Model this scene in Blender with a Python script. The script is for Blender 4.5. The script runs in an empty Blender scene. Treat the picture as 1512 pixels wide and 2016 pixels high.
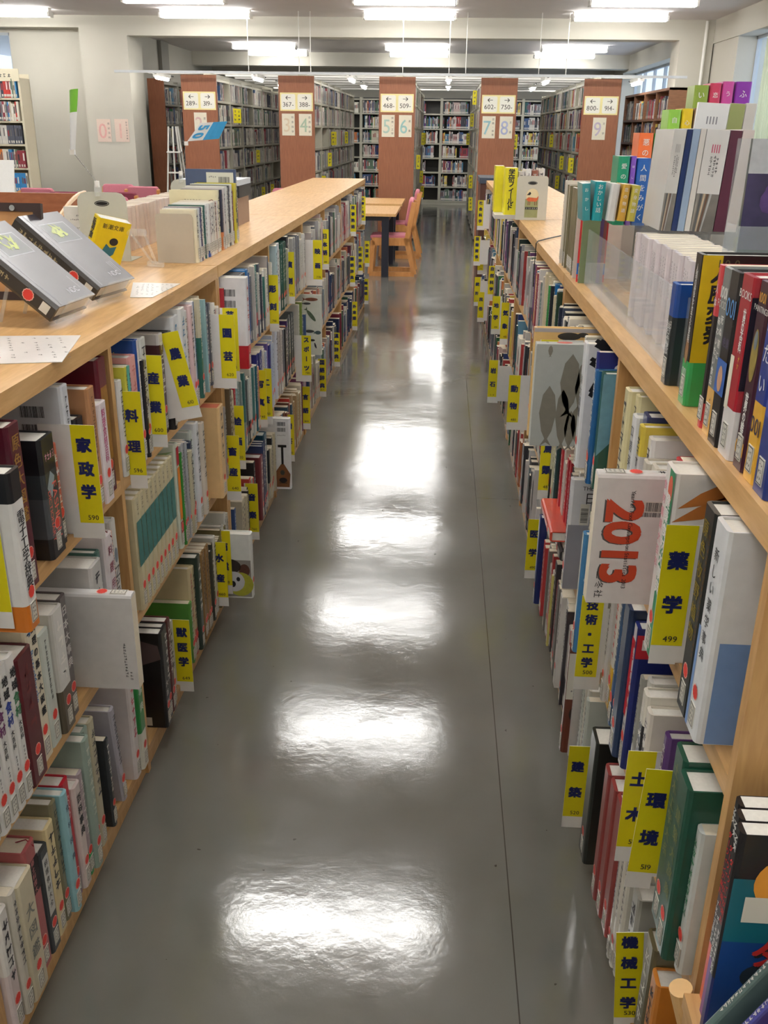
import bpy, math, random
from mathutils import Vector, Matrix, Euler
R = math.radians
rnd = random.Random(7)
sc = bpy.context.scene
col = sc.collection

# ---------------------------------------------------------------- camera, world, exposure
F, CX, CY, HC = 1860.0, 756.0, 1008.0, 1.56
_y = Vector((121., 749., -1860.)).normalized()
_z = Vector((64., 4632., 1860.)); _z = (_z - _y * _z.dot(_y)).normalized()
_x = _y.cross(_z)
CAMR = Matrix((_x, _y, _z))
cd = bpy.data.cameras.new('camera'); cam = bpy.data.objects.new('camera', cd); col.objects.link(cam)
cd.sensor_fit = 'VERTICAL'; cd.sensor_height = 36.0; cd.lens = 36.0 * F / 2016.0
cd.clip_start = 0.05; cd.clip_end = 200
cam.matrix_world = Matrix.Translation((0, 0, HC)) @ CAMR.to_4x4()
sc.camera = cam
w = bpy.data.worlds.new('world'); sc.world = w; w.use_nodes = True
w.node_tree.nodes['Background'].inputs[0].default_value = (0.62, 0.78, 1.0, 1)
w.node_tree.nodes['Background'].inputs[1].default_value = 1.6
sc.view_settings.view_transform = 'Standard'
sc.view_settings.look = 'None'
sc.view_settings.gamma = 1.0
sc.view_settings.use_curve_mapping = False
sc.view_settings.exposure = 0.16
TUBE = 24.0        # radiance of the fluorescent tubes
CEIL = 3.06
LIGHT_ROWS = [-.3, 1.9, 4.45, 6.5, 8.5, 10.65, 12.7, 14.3]  # nearest rows unseen; the one behind the camera added to brighten covers facing it
LIGHT_COLS = [-6.1, -3.32, -0.53, 2.27]

def at(px, py, **k):
    """a point of the place seen at photo pixel (px, py), on the plane x=, y= or z="""
    d = CAMR @ Vector((px - CX, CY - py, -F)); c = Vector((0, 0, HC))
    if 'z' in k: t = (k['z'] - HC) / d.z
    elif 'y' in k: t = k['y'] / d.y
    else: t = k['x'] / d.x
    return c + d * t

# ---------------------------------------------------------------- materials
def lin(c):
    return tuple(((v / 255) / 12.92 if v / 255 <= .04045 else ((v / 255 + .055) / 1.055) ** 2.4) for v in c) + (1,)
_m = {}
def mat(c, rough=.45, noise=.06, scale=60, metal=0, coat=0, bump=0):
    key = (tuple(c), rough, noise, scale, metal, coat, bump)
    if key in _m: return _m[key]
    m = bpy.data.materials.new('surface_%02x%02x%02x' % tuple(int(v) for v in c)); m.use_nodes = True
    nt = m.node_tree; b = nt.nodes['Principled BSDF']
    b.inputs['Roughness'].default_value = rough; b.inputs['Metallic'].default_value = metal
    b.inputs['Coat Weight'].default_value = coat; b.inputs['Coat Roughness'].default_value = .12
    L = lin(c)
    if noise:
        tc = nt.nodes.new('ShaderNodeTexCoord'); n = nt.nodes.new('ShaderNodeTexNoise'); r = nt.nodes.new('ShaderNodeMix'); r.data_type = 'RGBA'
        n.inputs['Scale'].default_value = scale; n.inputs['Detail'].default_value = 3
        nt.links.new(tc.outputs['Object'], n.inputs['Vector']); nt.links.new(n.outputs['Fac'], r.inputs['Factor'])
        r.inputs['A'].default_value = tuple(max(0, v * (1 - noise * 2)) for v in L[:3]) + (1,)
        r.inputs['B'].default_value = tuple(min(1, v * (1 + noise * 2)) for v in L[:3]) + (1,)
        nt.links.new(r.outputs['Result'], b.inputs['Base Color'])
        if bump:
            bp = nt.nodes.new('ShaderNodeBump'); bp.inputs['Strength'].default_value = bump; bp.inputs['Distance'].default_value = .002
            nt.links.new(n.outputs['Fac'], bp.inputs['Height']); nt.links.new(bp.outputs['Normal'], b.inputs['Normal'])
    else:
        b.inputs['Base Color'].default_value = L
    _m[key] = m
    return m
def emit(c, s):
    m = bpy.data.materials.new('glow'); m.use_nodes = True; nt = m.node_tree; b = nt.nodes['Principled BSDF']
    b.inputs['Base Color'].default_value = (1, 1, 1, 1)
    b.inputs['Emission Color'].default_value = c + (1,); b.inputs['Emission Strength'].default_value = s
    return m
def clear(tint=(235, 240, 240), rough=.03, alpha=.22):
    """thin clear acrylic: mostly see-through sheet with a glossy surface"""
    m = bpy.data.materials.new('clear_acrylic'); m.use_nodes = True; nt = m.node_tree
    b = nt.nodes['Principled BSDF']; b.inputs['Base Color'].default_value = lin(tint)
    b.inputs['Roughness'].default_value = rough; b.inputs['Alpha'].default_value = alpha
    return m
def wood(name, a, b_, rough=.4, sx=(1.2, 1.2, 14), coat=.15, scale=9.0):
    m = bpy.data.materials.new(name); m.use_nodes = True; nt = m.node_tree; b = nt.nodes['Principled BSDF']
    tc = nt.nodes.new('ShaderNodeTexCoord'); mp = nt.nodes.new('ShaderNodeMapping'); n = nt.nodes.new('ShaderNodeTexNoise')
    mp.inputs['Scale'].default_value = sx; n.inputs['Scale'].default_value = scale; n.inputs['Detail'].default_value = 6; n.inputs['Distortion'].default_value = .4
    cr = nt.nodes.new('ShaderNodeValToRGB'); cr.color_ramp.elements[0].position = .3; cr.color_ramp.elements[1].position = .7
    cr.color_ramp.elements[0].color = lin(a); cr.color_ramp.elements[1].color = lin(b_)
    nt.links.new(tc.outputs['Object'], mp.inputs['Vector']); nt.links.new(mp.outputs['Vector'], n.inputs['Vector'])
    nt.links.new(n.outputs['Fac'], cr.inputs['Fac']); nt.links.new(cr.outputs['Color'], b.inputs['Base Color'])
    b.inputs['Roughness'].default_value = rough; b.inputs['Coat Weight'].default_value = coat; b.inputs['Coat Roughness'].default_value = .25
    return m
OAK = wood('oak_veneer', (196, 150, 92), (219, 176, 118), sx=(9, 1, 9), rough=.42)
OAKV = wood('oak_veneer_upright', (192, 146, 90), (214, 171, 113), sx=(9, 9, 1), rough=.45)
REDW = wood('red_brown_veneer', (138, 84, 56), (156, 98, 66), sx=(8, 8, .8), rough=.5, coat=.05)
DARKW = wood('dark_brown_wood', (78, 46, 38), (96, 58, 46), sx=(8, 8, .8), rough=.5)
CHAIRW = wood('beech_frame', (196, 132, 70), (214, 152, 90), sx=(4, 4, 1), rough=.4)
STEEL = mat((176, 172, 156), .45, .03)
STEELD = mat((60, 60, 58), .5, .03)
WALL = mat((196, 192, 180), .8, .02, 3)
CEILM = mat((208, 202, 200), .85, .02, 3)
WHITE = mat((236, 234, 228), .45, .02)
BLACK = mat((22, 22, 24), .4, .05)
NAVY = mat((24, 34, 92), .5, 0)
YEL = mat((228, 214, 22), .4, .02)
PAGE = mat((226, 216, 194), .8, .05, 200)
PAGEW = mat((232, 229, 220), .8, .05, 200)
RED = mat((226, 62, 52), .45, .05)
FLESH = mat((244, 190, 176), .5, 0)
LABEL = mat((220, 216, 204), .5, 0)
INK = mat((40, 40, 44), .5, 0)
CHROME = mat((200, 202, 205), .25, 0, metal=1)
ACR = clear()
PINK = mat((196, 118, 132), .8, .1, 150, bump=.3)
MAUVE = mat((128, 52, 70), .8, .1, 150, bump=.3)

# ---------------------------------------------------------------- mesh collector
_g = {}
def glyph(ch, bold):
    k = (ch, bold)
    if k in _g: return _g[k]
    c = bpy.data.curves.new('t', 'FONT'); c.body = ch; c.size = 1; c.offset = bold; c.resolution_u = 3
    o = bpy.data.objects.new('t', c); me = bpy.data.meshes.new_from_object(o)
    vs = [(v.co.x, v.co.y) for v in me.vertices]; fs = [tuple(p.vertices) for p in me.polygons]
    bpy.data.objects.remove(o); bpy.data.meshes.remove(me); bpy.data.curves.remove(c)
    if vs:
        a, b = min(v[0] for v in vs), max(v[0] for v in vs)
    else: a, b = 0, .5
    _g[k] = (vs, fs, a, b)
    return _g[k]
class MB:
    def __init__(s): s.v = []; s.f = []; s.mi = []; s.m = []
    def mat_i(s, m):
        if m not in s.m: s.m.append(m)
        return s.m.index(m)
    def face(s, pts, m):
        i = len(s.v); s.v += [tuple(p) for p in pts]; s.f.append(tuple(range(i, i + len(pts)))); s.mi.append(s.mat_i(m))
    def box(s, x0, x1, y0, y1, z0, z1, m, T=None):
        i = len(s.v); P = [(x, y, z) for z in (z0, z1) for x, y in ((x0, y0), (x1, y0), (x1, y1), (x0, y1))]
        if T: P = [tuple(T @ Vector(p)) for p in P]
        s.v += P; k = s.mat_i(m)
        for q in ((3, 2, 1, 0), (4, 5, 6, 7), (0, 1, 5, 4), (1, 2, 6, 5), (2, 3, 7, 6), (3, 0, 4, 7)):
            s.f.append(tuple(i + a for a in q)); s.mi.append(k)
        return s
    def prism(s, prof, h0, h1, m, axis='z', T=None):
        """closed outline prof [(a,b)] counter-clockwise, extruded along axis"""
        def P(a, b, h):
            p = {'z': (a, b, h), 'y': (a, h, b), 'x': (h, a, b)}[axis]
            return tuple(T @ Vector(p)) if T else p
        n = len(prof); i = len(s.v); k = s.mat_i(m)
        s.v += [P(a, b, h0) for a, b in prof] + [P(a, b, h1) for a, b in prof]
        fs = [tuple(i + j for j in range(n))[::-1], tuple(i + n + j for j in range(n))]
        fs += [(i + j, i + (j + 1) % n, i + n + (j + 1) % n, i + n + j) for j in range(n)]
        for f_ in fs:
            s.f.append(f_[::-1] if axis == 'y' else f_); s.mi.append(k)
        return s
    def tube(s, pts, r, m, n=8, caps=True):
        pts = [Vector(p) for p in pts]; i0 = len(s.v); k = s.mat_i(m)
        for j, p in enumerate(pts):
            d = (pts[min(j + 1, len(pts) - 1)] - pts[max(j - 1, 0)]).normalized()
            a = d.cross(Vector((0, 0, 1))); a = a if a.length > .05 else d.cross(Vector((1, 0, 0))); a.normalize(); b = d.cross(a)
            rr = r[j] if isinstance(r, (list, tuple)) else r
            s.v += [tuple(p + a * rr * math.cos(t * 2 * math.pi / n) + b * rr * math.sin(t * 2 * math.pi / n)) for t in range(n)]
        for j in range(len(pts) - 1):
            for t in range(n):
                a, b = i0 + j * n + t, i0 + j * n + (t + 1) % n
                s.f.append((a, b, b + n, a + n)); s.mi.append(k)
        if caps:
            s.f.append(tuple(i0 + t for t in range(n))[::-1]); s.mi.append(k)
            e = i0 + (len(pts) - 1) * n; s.f.append(tuple(e + t for t in range(n))); s.mi.append(k)
        return s
    # drawing on a flat frame: O origin, U right, V up, N towards the viewer
    def quad(s, fr, u0, v0, u1, v1, m, e=.0004):
        O, U, V, N = fr
        s.face([O + U * a + V * b + N * e for a, b in ((u0, v0), (u1, v0), (u1, v1), (u0, v1))], m)
    def shape(s, fr, pts, m, e=.0004):
        O, U, V, N = fr
        s.face([O + U * a + V * b + N * e for a, b in pts], m)
    def ell(s, fr, u, v, ru, rv, m, e=.0004, n=18, scal=0):
        s.shape(fr, [(u + ru * (1 + (scal if t % 2 else -scal)) * math.cos(2 * math.pi * t / n), v + rv * (1 + (scal if t % 2 else -scal)) * math.sin(2 * math.pi * t / n)) for t in range(n)], m, e)
    def char(s, fr, ch, u, v, size, m, bold=.015, e=.0006, rot=0, sx=1):
        """one character centred on (u, v)"""
        vs, fs, a, b = glyph(ch, 0); O, U, V, N = fr; k = s.mat_i(m)
        cjk = ord(ch) > 0x2000; cx = (a + b) / 2; cy = .36
        if ch in 'ー・、': cy = .38
        ca, sa = math.cos(rot), math.sin(rot); q = size / (1.02 if cjk else .74) 
        sh = ((0, 0),) if bold < .004 else ((-bold, 0), (bold, 0)) if bold < .02 else ((-bold, -bold), (bold, -bold), (-bold, bold), (bold, bold), (0, 0))
        for w_, (bx, by) in enumerate(sh):
            i = len(s.v)
            for x, y in vs:
                x, y = (x - cx + bx) * q * sx, (y - cy + by) * q
                x, y = x * ca - y * sa, x * sa + y * ca
                s.v.append(tuple(O + U * (u + x) + V * (v + y) + N * (e + w_ * .00002)))
            for f_ in fs: s.f.append(tuple(i + j for j in f_)); s.mi.append(k)
    def vtext(s, fr, t, u, vtop, vbot, size, m, bold=.015, e=.0006, sx=1):
        n = len(t)
        for j, ch in enumerate(t):
            if ch == ' ': continue
            v = vtop - (vtop - vbot) * (j + .5) / n
            s.char(fr, ch, u, v, size, m, bold, e, rot=-math.pi / 2 if ch in 'ー' else 0, sx=sx)
    def htext(s, fr, t, u, v, size, m, bold=.0, e=.0006, rot=0, adv=None, center=True):
        """a line of text; rot turns the writing direction"""
        ca, sa = math.cos(rot), math.sin(rot); q = size / .74; ws = []
        for ch in t:
            vs, fs, a, b = glyph(ch, 0); ws.append((b - a + .1) * q if ch != ' ' else .35 * q)
        if adv: ws = [adv] * len(t)
        x = -sum(ws) / 2 if center else 0
        for ch, w_ in zip(t, ws):
            if ch != ' ': s.char(fr, ch, u + (x + w_ / 2) * ca, v + (x + w_ / 2) * sa, size * (1.35 if ord(ch) > 0x2000 else 1), m, bold, e, rot)
            x += w_
    def scrib(s, fr, u, v, sz, m, e=.0005, r=rnd):
        """an illegible printed character: a few short strokes"""
        t = sz * .11
        for _ in range(2):
            y = v + sz * r.uniform(-.42, .42); a = sz * r.uniform(.25, .48); s.quad(fr, u - a, y - t * .6, u + a, y + t * .6, m, e)
        x = u + sz * r.uniform(-.3, .3); s.quad(fr, x - t * .6, v - sz * .45, x + t * .6, v + sz * .42, m, e + .00005)
        if r.random() < .6:
            a, b = r.uniform(-.4, 0), r.uniform(0, .4); s.shape(fr, [(u + a * sz, v - sz * .45), (u + a * sz + t, v - sz * .45), (u + b * sz + t, v + sz * .3), (u + b * sz, v + sz * .3)], m, e + .0001)
    def vscrib(s, fr, u, v1, v0, sz, m, n=None):
        n = n or max(2, int((v1 - v0) / (sz * 1.15)))
        for j in range(n): s.scrib(fr, u, v1 - (v1 - v0) * (j + .5) / n, sz, m)
    def hscrib(s, fr, u0, u1, v, sz, m):
        n = max(2, int((u1 - u0) / (sz * 1.1)))
        for j in range(n): s.scrib(fr, u0 + (u1 - u0) * (j + .5) / n, v, sz, m)
    def barcode(s, fr, u, v, w_, h, m=None, vert=False, bg=None):
        m = m or INK
        if bg: s.quad(fr, u - w_ * .12, v - h * .3, u + w_ * 1.12, v + h * 1.3, bg, .0003)
        x = 0; r = random.Random(3)
        L = h if vert else w_
        while x < L:
            t = L * r.choice((.012, .02, .03))
            if vert: s.quad(fr, u, v + x, u + w_, v + x + t, m)
            else: s.quad(fr, u + x, v, u + x + t, v + h, m)
            x += t + L * r.choice((.012, .02, .028))
    def build(s, name, parent=None, loc=None, rot=None, smooth=False):
        me = bpy.data.meshes.new(name); me.from_pydata([tuple(p) for p in s.v], [], s.f)
        for m in s.m: me.materials.append(m)
        me.polygons.foreach_set('material_index', s.mi)
        if smooth: me.polygons.foreach_set('use_smooth', [True] * len(s.f))
        me.update(); o = bpy.data.objects.new(name, me); col.objects.link(o)
        if parent: o.parent = parent
        if loc is not None: o.location = loc
        if rot is not None: o.rotation_euler = rot
        return o
def tag(o, label=None, cat=None, group=None, kind=None):
    if label: o['label'] = label
    if cat: o['category'] = cat
    if group: o['group'] = group
    if kind: o['kind'] = kind
    return o
def empty(name, loc=(0, 0, 0), rot=(0, 0, 0)):
    o = bpy.data.objects.new(name, None); col.objects.link(o); o.location = loc; o.rotation_euler = rot; o.empty_display_size = .05
    return o
def struct(name, mb, **k):
    return tag(mb.build(name, **k), kind='structure')
def copy_tree(o, parent=None):
    c = o.copy(); col.objects.link(c); c.parent = parent
    for ch in list(o.children): copy_tree(ch, c)
    return c
X, Y, Z = Vector((1, 0, 0)), Vector((0, 1, 0)), Vector((0, 0, 1))
ORD = ['first', 'second', 'third', 'fourth', 'fifth', 'sixth', 'seventh', 'eighth', 'ninth', 'tenth', 'eleventh', 'twelfth', 'thirteenth', 'fourteenth', 'fifteenth', 'sixteenth', 'seventeenth', 'eighteenth', 'nineteenth', 'twentieth', 'twenty-first', 'twenty-second', 'twenty-third', 'twenty-fourth', 'twenty-fifth', 'twenty-sixth', 'twenty-seventh', 'twenty-eighth', 'twenty-ninth', 'thirtieth', 'thirty-first', 'thirty-second', 'thirty-third', 'thirty-fourth', 'thirty-fifth', 'thirty-sixth', 'thirty-seventh', 'thirty-eighth', 'thirty-ninth', 'fortieth']

# ---------------------------------------------------------------- the room
def floor_mat():
    m = bpy.data.materials.new('polished_vinyl_floor'); m.use_nodes = True; nt = m.node_tree; b = nt.nodes['Principled BSDF']; N = nt.nodes.new; Lk = nt.links.new
    tc = N('ShaderNodeTexCoord'); sep = N('ShaderNodeSeparateXYZ'); Lk(tc.outputs['Object'], sep.inputs[0])
    n1 = N('ShaderNodeTexNoise'); n1.inputs['Scale'].default_value = 1.3; n1.inputs['Detail'].default_value = 5; Lk(tc.outputs['Object'], n1.inputs['Vector'])
    cr = N('ShaderNodeValToRGB'); cr.color_ramp.elements[0].color = lin((102, 101, 94)); cr.color_ramp.elements[1].color = lin((118, 117, 110)); cr.color_ramp.elements[0].position = .35; cr.color_ramp.elements[1].position = .65
    Lk(n1.outputs['Fac'], cr.inputs['Fac'])
    # specks of dirt
    n2 = N('ShaderNodeTexNoise'); n2.inputs['Scale'].default_value = 38; n2.inputs['Detail'].default_value = 2; Lk(tc.outputs['Object'], n2.inputs['Vector'])
    sp = N('ShaderNodeMath'); sp.operation = 'GREATER_THAN'; sp.inputs[1].default_value = .765; Lk(n2.outputs['Fac'], sp.inputs[0])
    # sheet seams: one along the aisle, crossings
    def line(out, pos, w_, lo=None, hi=None, other=None):
        a = N('ShaderNodeMath'); a.operation = 'SUBTRACT'; a.inputs[1].default_value = pos; Lk(out, a.inputs[0])
        c = N('ShaderNodeMath'); c.operation = 'ABSOLUTE'; Lk(a.outputs[0], c.inputs[0])
        d = N('ShaderNodeMath'); d.operation = 'LESS_THAN'; d.inputs[1].default_value = w_; Lk(c.outputs[0], d.inputs[0])
        if lo is None: return d.outputs[0]
        g = N('ShaderNodeMath'); g.operation = 'GREATER_THAN'; g.inputs[1].default_value = lo; Lk(other, g.inputs[0])
        k = N('ShaderNodeMath'); k.operation = 'MULTIPLY'; Lk(d.outputs[0], k.inputs[0]); Lk(g.outputs[0], k.inputs[1])
        return k.outputs[0]
    outs = [line(sep.outputs['X'], .198, .0014), line(sep.outputs['Y'], 4.07, .0018, .198, None, sep.outputs['X']), line(sep.outputs['Y'], 9.35, .006)]
    acc = sp.outputs[0]
    for o_ in outs:
        mx = N('ShaderNodeMath'); mx.operation = 'MAXIMUM'; Lk(acc, mx.inputs[0]); Lk(o_, mx.inputs[1]); acc = mx.outputs[0]
    mixc = N('ShaderNodeMix'); mixc.data_type = 'RGBA'; Lk(acc, mixc.inputs['Factor']); Lk(cr.outputs['Color'], mixc.inputs['A']); mixc.inputs['B'].default_value = lin((66, 62, 54))
    Lk(mixc.outputs['Result'], b.inputs['Base Color'])
    n3 = N('ShaderNodeTexNoise'); n3.inputs['Scale'].default_value = 2.2; n3.inputs['Detail'].default_value = 6; Lk(tc.outputs['Object'], n3.inputs['Vector'])
    mr = N('ShaderNodeMapRange'); mr.inputs['From Min'].default_value = .3; mr.inputs['From Max'].default_value = .7; mr.inputs['To Min'].default_value = .06; mr.inputs['To Max'].default_value = .17
    Lk(n3.outputs['Fac'], mr.inputs['Value']); Lk(mr.outputs['Result'], b.inputs['Roughness'])
    n4 = N('ShaderNodeTexNoise'); n4.inputs['Scale'].default_value = 9; n4.inputs['Detail'].default_value = 8; n4.inputs['Roughness'].default_value = .6; Lk(tc.outputs['Object'], n4.inputs['Vector'])
    bp = N('ShaderNodeBump'); bp.inputs['Strength'].default_value = .3; bp.inputs['Distance'].default_value = .003; Lk(n4.outputs['Fac'], bp.inputs['Height']); Lk(bp.outputs['Normal'], b.inputs['Normal'])
    b.inputs['Specular IOR Level'].default_value = .85
    return m
XL, XR, YN, YF = -10.2, 3.73, -2.2, 23.6
struct('floor', MB().box(XL, XR + .4, YN, YF + .2, -.05, 0, floor_mat()))
struct('ceiling', MB().box(XL, XR + .4, YN, YF + .2, CEIL, CEIL + .1, CEILM))
struct('wall_near', MB().box(XL, XR + .4, YN - .15, YN, 0, CEIL, WALL))
struct('wall_left', MB().box(XL - .15, XL, YN, 15.4, 0, CEIL, WALL))
struct('wall_far', MB().box(-5.6, XR + .4, YF, YF + .15, 0, CEIL, WALL))
mb = MB(); mb.box(XL, -8.4, 15.4, 15.55, 0, CEIL, WALL); mb.box(-6.56, -5.39, 15.4, 15.55, 0, CEIL, WALL); mb.box(-8.4, -6.56, 15.4, 15.55, 2.85, CEIL, WALL); mb.box(-8.4, -6.56, 15.4, 15.55, 0, 1.0, WALL)
struct('wall_back_left', mb)
struct('wall_rear_left', MB().box(-5.54, -5.39, 15.8, YF, 0, CEIL, WALL))
GLASS = clear((200, 220, 235), .02, .12)
def window(n, box, axis):
    mb = MB(); x0, x1, y0, y1, z0, z1 = box; FR = mat((190, 195, 200), .4, .02)
    if axis == 'x':   # opening spans x
        k = 4; t = .04
        for i in range(k + 1): xx = x0 + (x1 - x0) * i / k; mb.box(xx - .02, xx + .02, y0, y1, z0, z1, FR)
        mb.box(x0, x1, y0, y1, z0, z0 + t, FR); mb.box(x0, x1, y0, y1, z1 - t, z1, FR)
        o = struct('window_%d' % n, mb); MB().box(x0, x1, (y0 + y1) / 2, (y0 + y1) / 2 + .006, z0, z1, GLASS).build('window_pane', parent=o)
    else:
        k = max(3, int((y1 - y0) / .9)); t = .04
        for i in range(k + 1): yy = y0 + (y1 - y0) * i / k; mb.box(x0, x1, yy - .02, yy + .02, z0, z1, FR)
        mb.box(x0, x1, y0, y1, z0, z0 + t, FR); mb.box(x0, x1, y0, y1, z1 - t, z1, FR)
        o = struct('window_%d' % n, mb); MB().box((x0 + x1) / 2, (x0 + x1) / 2 + .006, y0, y1, z0, z1, GLASS).build('window_pane', parent=o)
window(1, (-8.4, -6.56, 15.42, 15.5, 1.0, 2.85), 'x')
mb = MB(); SOF = 2.757
mb.box(XR, XR + .4, YN, YF, SOF, CEIL, WALL); mb.box(XR, XR + .4, YN, YF, 0, .9, WALL)
mb.box(XR, XR + .4, YN, .5, .9, SOF, WALL); mb.box(XR + .02, XR + .4, 13.9, 16.6, .9, SOF, WALL); mb.box(XR, XR + .4, 22.4, YF, .9, SOF, WALL)
struct('wall_right', mb)
window(2, (XR + .26, XR + .32, .5, 13.9, .9, SOF), 'y')
window(3, (XR + .26, XR + .32, 16.6, 22.4, .9, SOF), 'y')
# structural beams and pillars
struct('trim_1', MB().box(XL, XR, 15.1, 15.45, 2.90, CEIL, WALL))
struct('trim_2', MB().box(-4.68, XR, 15.1, 15.45, 2.80, 2.90, WALL))
struct('trim_3', MB().box(-5.39, XR, 21.75, 22.2, 2.80, CEIL, WALL))
struct('wall_pillar_left', MB().box(-5.39, -4.68, 15.1, 15.8, 0, 2.90, WALL))
struct('wall_pillar_right', MB().box(3.26, XR, 15.1, 15.6, 0, 2.80, WALL))
struct('trim_4', MB().box(-5.385, -5.32, 19.2, 19.7, 0, CEIL, mat((158, 155, 146), .8, .02)))
# conduit with junction box on the right pillar
p = at(1386, 120, y=15.0)
t = empty('electrical_conduit', (p.x, 15.07, 1.94))
MB().tube([(0, 0, .22), (0, 0, 1.10)], .022, WHITE).build('pipe', t); m_ = MB().box(-.06, .06, -.03, .03, 0, .2, WHITE)
m_.build('junction_box', t); MB().tube([(0, -.03, .08), (0, -.045, .08)], .025, BLACK, 12).build('socket', t)
tag(t, 'white surface conduit ending in a small box beside the right-hand pillar', 'conduit')
# curtain
cm = bpy.data.materials.new('cream_curtain'); cm.use_nodes = True; nt = cm.node_tree; b = nt.nodes['Principled BSDF']
b.inputs['Base Color'].default_value = lin((236, 240, 222)); b.inputs['Roughness'].default_value = .9
tr = nt.nodes.new('ShaderNodeBsdfTranslucent'); tr.inputs['Color'].default_value = lin((240, 245, 225)); mx = nt.nodes.new('ShaderNodeMixShader'); mx.inputs[0].default_value = .5
nt.links.new(b.outputs[0], mx.inputs[1]); nt.links.new(tr.outputs[0], mx.inputs[2]); nt.links.new(mx.outputs[0], nt.nodes['Material Output'].inputs[0])
def curtain(y0, y1, label):
    mb = MB(); n = int((y1 - y0) / .025); P = []
    for i in range(n + 1):
        y = y0 + (y1 - y0) * i / n; P.append((XR + .14 + .03 * math.sin(i * .75) + .008 * math.sin(i * 1.9), y))
    for i in range(n):
        (xa, ya), (xb, yb) = P[i], P[i + 1]; mb.face([(xa, ya, .85), (xb, yb, .85), (xb, yb, 2.745), (xa, ya, 2.745)], cm)
    o = mb.build('curtain', smooth=True); md = o.modifiers.new('cloth', 'SOLIDIFY'); md.thickness = .002; tag(o, label, 'curtain')
curtain(8.0, 13.0, 'pale cream curtain drawn over the right-hand window behind the display books')

# ---------------------------------------------------------------- ceiling lights, with an unseen row added behind the camera
TUBEM = emit((1.0, .995, .97), TUBE)
def light_fixture(x, y, z, L=1.24, rot=0):
    t = empty('fluorescent_light', (x, y, z), (0, 0, rot))
    MB().prism([(-.045, 0), (.045, 0), (.06, .045), (-.06, .045)], -L / 2, L / 2, WHITE, 'x').build('housing', t)
    for s in (-.05, .05):
        MB().tube([(-L / 2 + .03, s, -.032), (L / 2 - .03, s, -.032)], .029, TUBEM, 12).build('tube', t)
    for s in (-1, 1): MB().box(s * L / 2 - .012, s * L / 2 + .012, -.085, .085, -.062, 0, WHITE).build('end_cap', t)
    return t
cnames = ['leftmost', 'second-from-left', 'centre', 'right-hand']
for j, yy in enumerate(LIGHT_ROWS):
    for i, xx in enumerate(LIGHT_COLS):
        tag(light_fixture(xx, yy, CEIL - .045), 'white twin-tube ceiling light, %s column, %s row counted from the camera' % (cnames[i], ORD[j]), 'ceiling light', 'ceiling lights over the reading room')
for j, yy in enumerate((19.6, 21.2)):
    for i, xx in enumerate((-3.46, -.58, 2.33)):
        tag(light_fixture(xx, yy, CEIL - .045, 1.2), 'twin-tube ceiling light beyond the beam, %s row, %s of three' % (ORD[j], ('left', 'middle', 'right')[i]), 'ceiling light', 'ceiling lights beyond the beam')

# ---------------------------------------------------------------- books nobody could count, far away and deep in the shelves: one object
BULK = MB()
PAL_LIGHT = [(206, 202, 194), (190, 186, 180), (222, 218, 206), (170, 168, 168), (150, 150, 152), (120, 122, 130), (196, 188, 168), (88, 92, 104), (60, 64, 78), (200, 176, 170), (150, 60, 70), (70, 96, 140), (210, 206, 196), (228, 224, 214), (96, 120, 100), (188, 180, 176), (212, 208, 204)]
PAL_MIX = PAL_LIGHT + [(40, 60, 120), (30, 90, 90), (176, 60, 60), (214, 190, 90), (110, 70, 120), (50, 110, 70), (90, 140, 170), (40, 40, 46), (200, 120, 70)]
BM = {}
def bm(c):
    if c not in BM: BM[c] = mat(c, .5, .05, 30)
    return BM[c]
def fill(O, along, out, length, hmax, pal, r, depth=.17, dens=.93, tmin=.014, tmax=.04, hmin=.19, titles=False):
    """boxes with spines on the plane through O, running `along`, facing `out`"""
    u = 0.0; k = 0
    while u < length - .02:
        if r.random() > dens:
            u += r.uniform(.03, .14); continue
        t = r.uniform(tmin, tmax); h = min(hmax - .015, r.uniform(hmin, hmin + .07) if r.random() < .8 else r.uniform(hmin + .05, hmin + .1)); c = r.choice(pal)
        rep = r.randint(2, 6) if r.random() < .12 else 1
        for _ in range(rep):
            if u + t > length - .005: break
            a = O + along * u + out * r.uniform(-.015, .005); b = a + along * (t - .001); d0 = -out * depth
            P = [a, b, b + d0, a + d0]; i = len(BULK.v); m = bm(c)
            BULK.v += [tuple(p) for p in P] + [tuple(p + Z * h) for p in P]; mi = BULK.mat_i(m); mp = BULK.mat_i(PAGE)
            for q, mm in (((0, 1, 5, 4), mi), ((1, 2, 6, 5), mi), ((2, 3, 7, 6), mi), ((3, 0, 4, 7), mi), ((4, 5, 6, 7), mp)):
                BULK.f.append(tuple(i + j for j in q)); BULK.mi.append(mm)
            fr = (a + along * t / 2, along if out.cross(along).z > 0 else -along, Z, out)
            if r.random() < .8: BULK.quad(fr, -t * .28, h * .42, t * .28, h * r.uniform(.7, .9), bm(r.choice([(60, 60, 64), (110, 106, 104), (230, 226, 220), (150, 60, 60)])), .0012)
            BULK.quad(fr, -min(t * .42, .009), .014, min(t * .42, .009), .045, LABEL, .0012)
            if titles:
                BULK.quad(fr, -min(t * .35, .008), .058, min(t * .35, .008), .075, RED, .0014)
            u += t
    return

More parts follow.
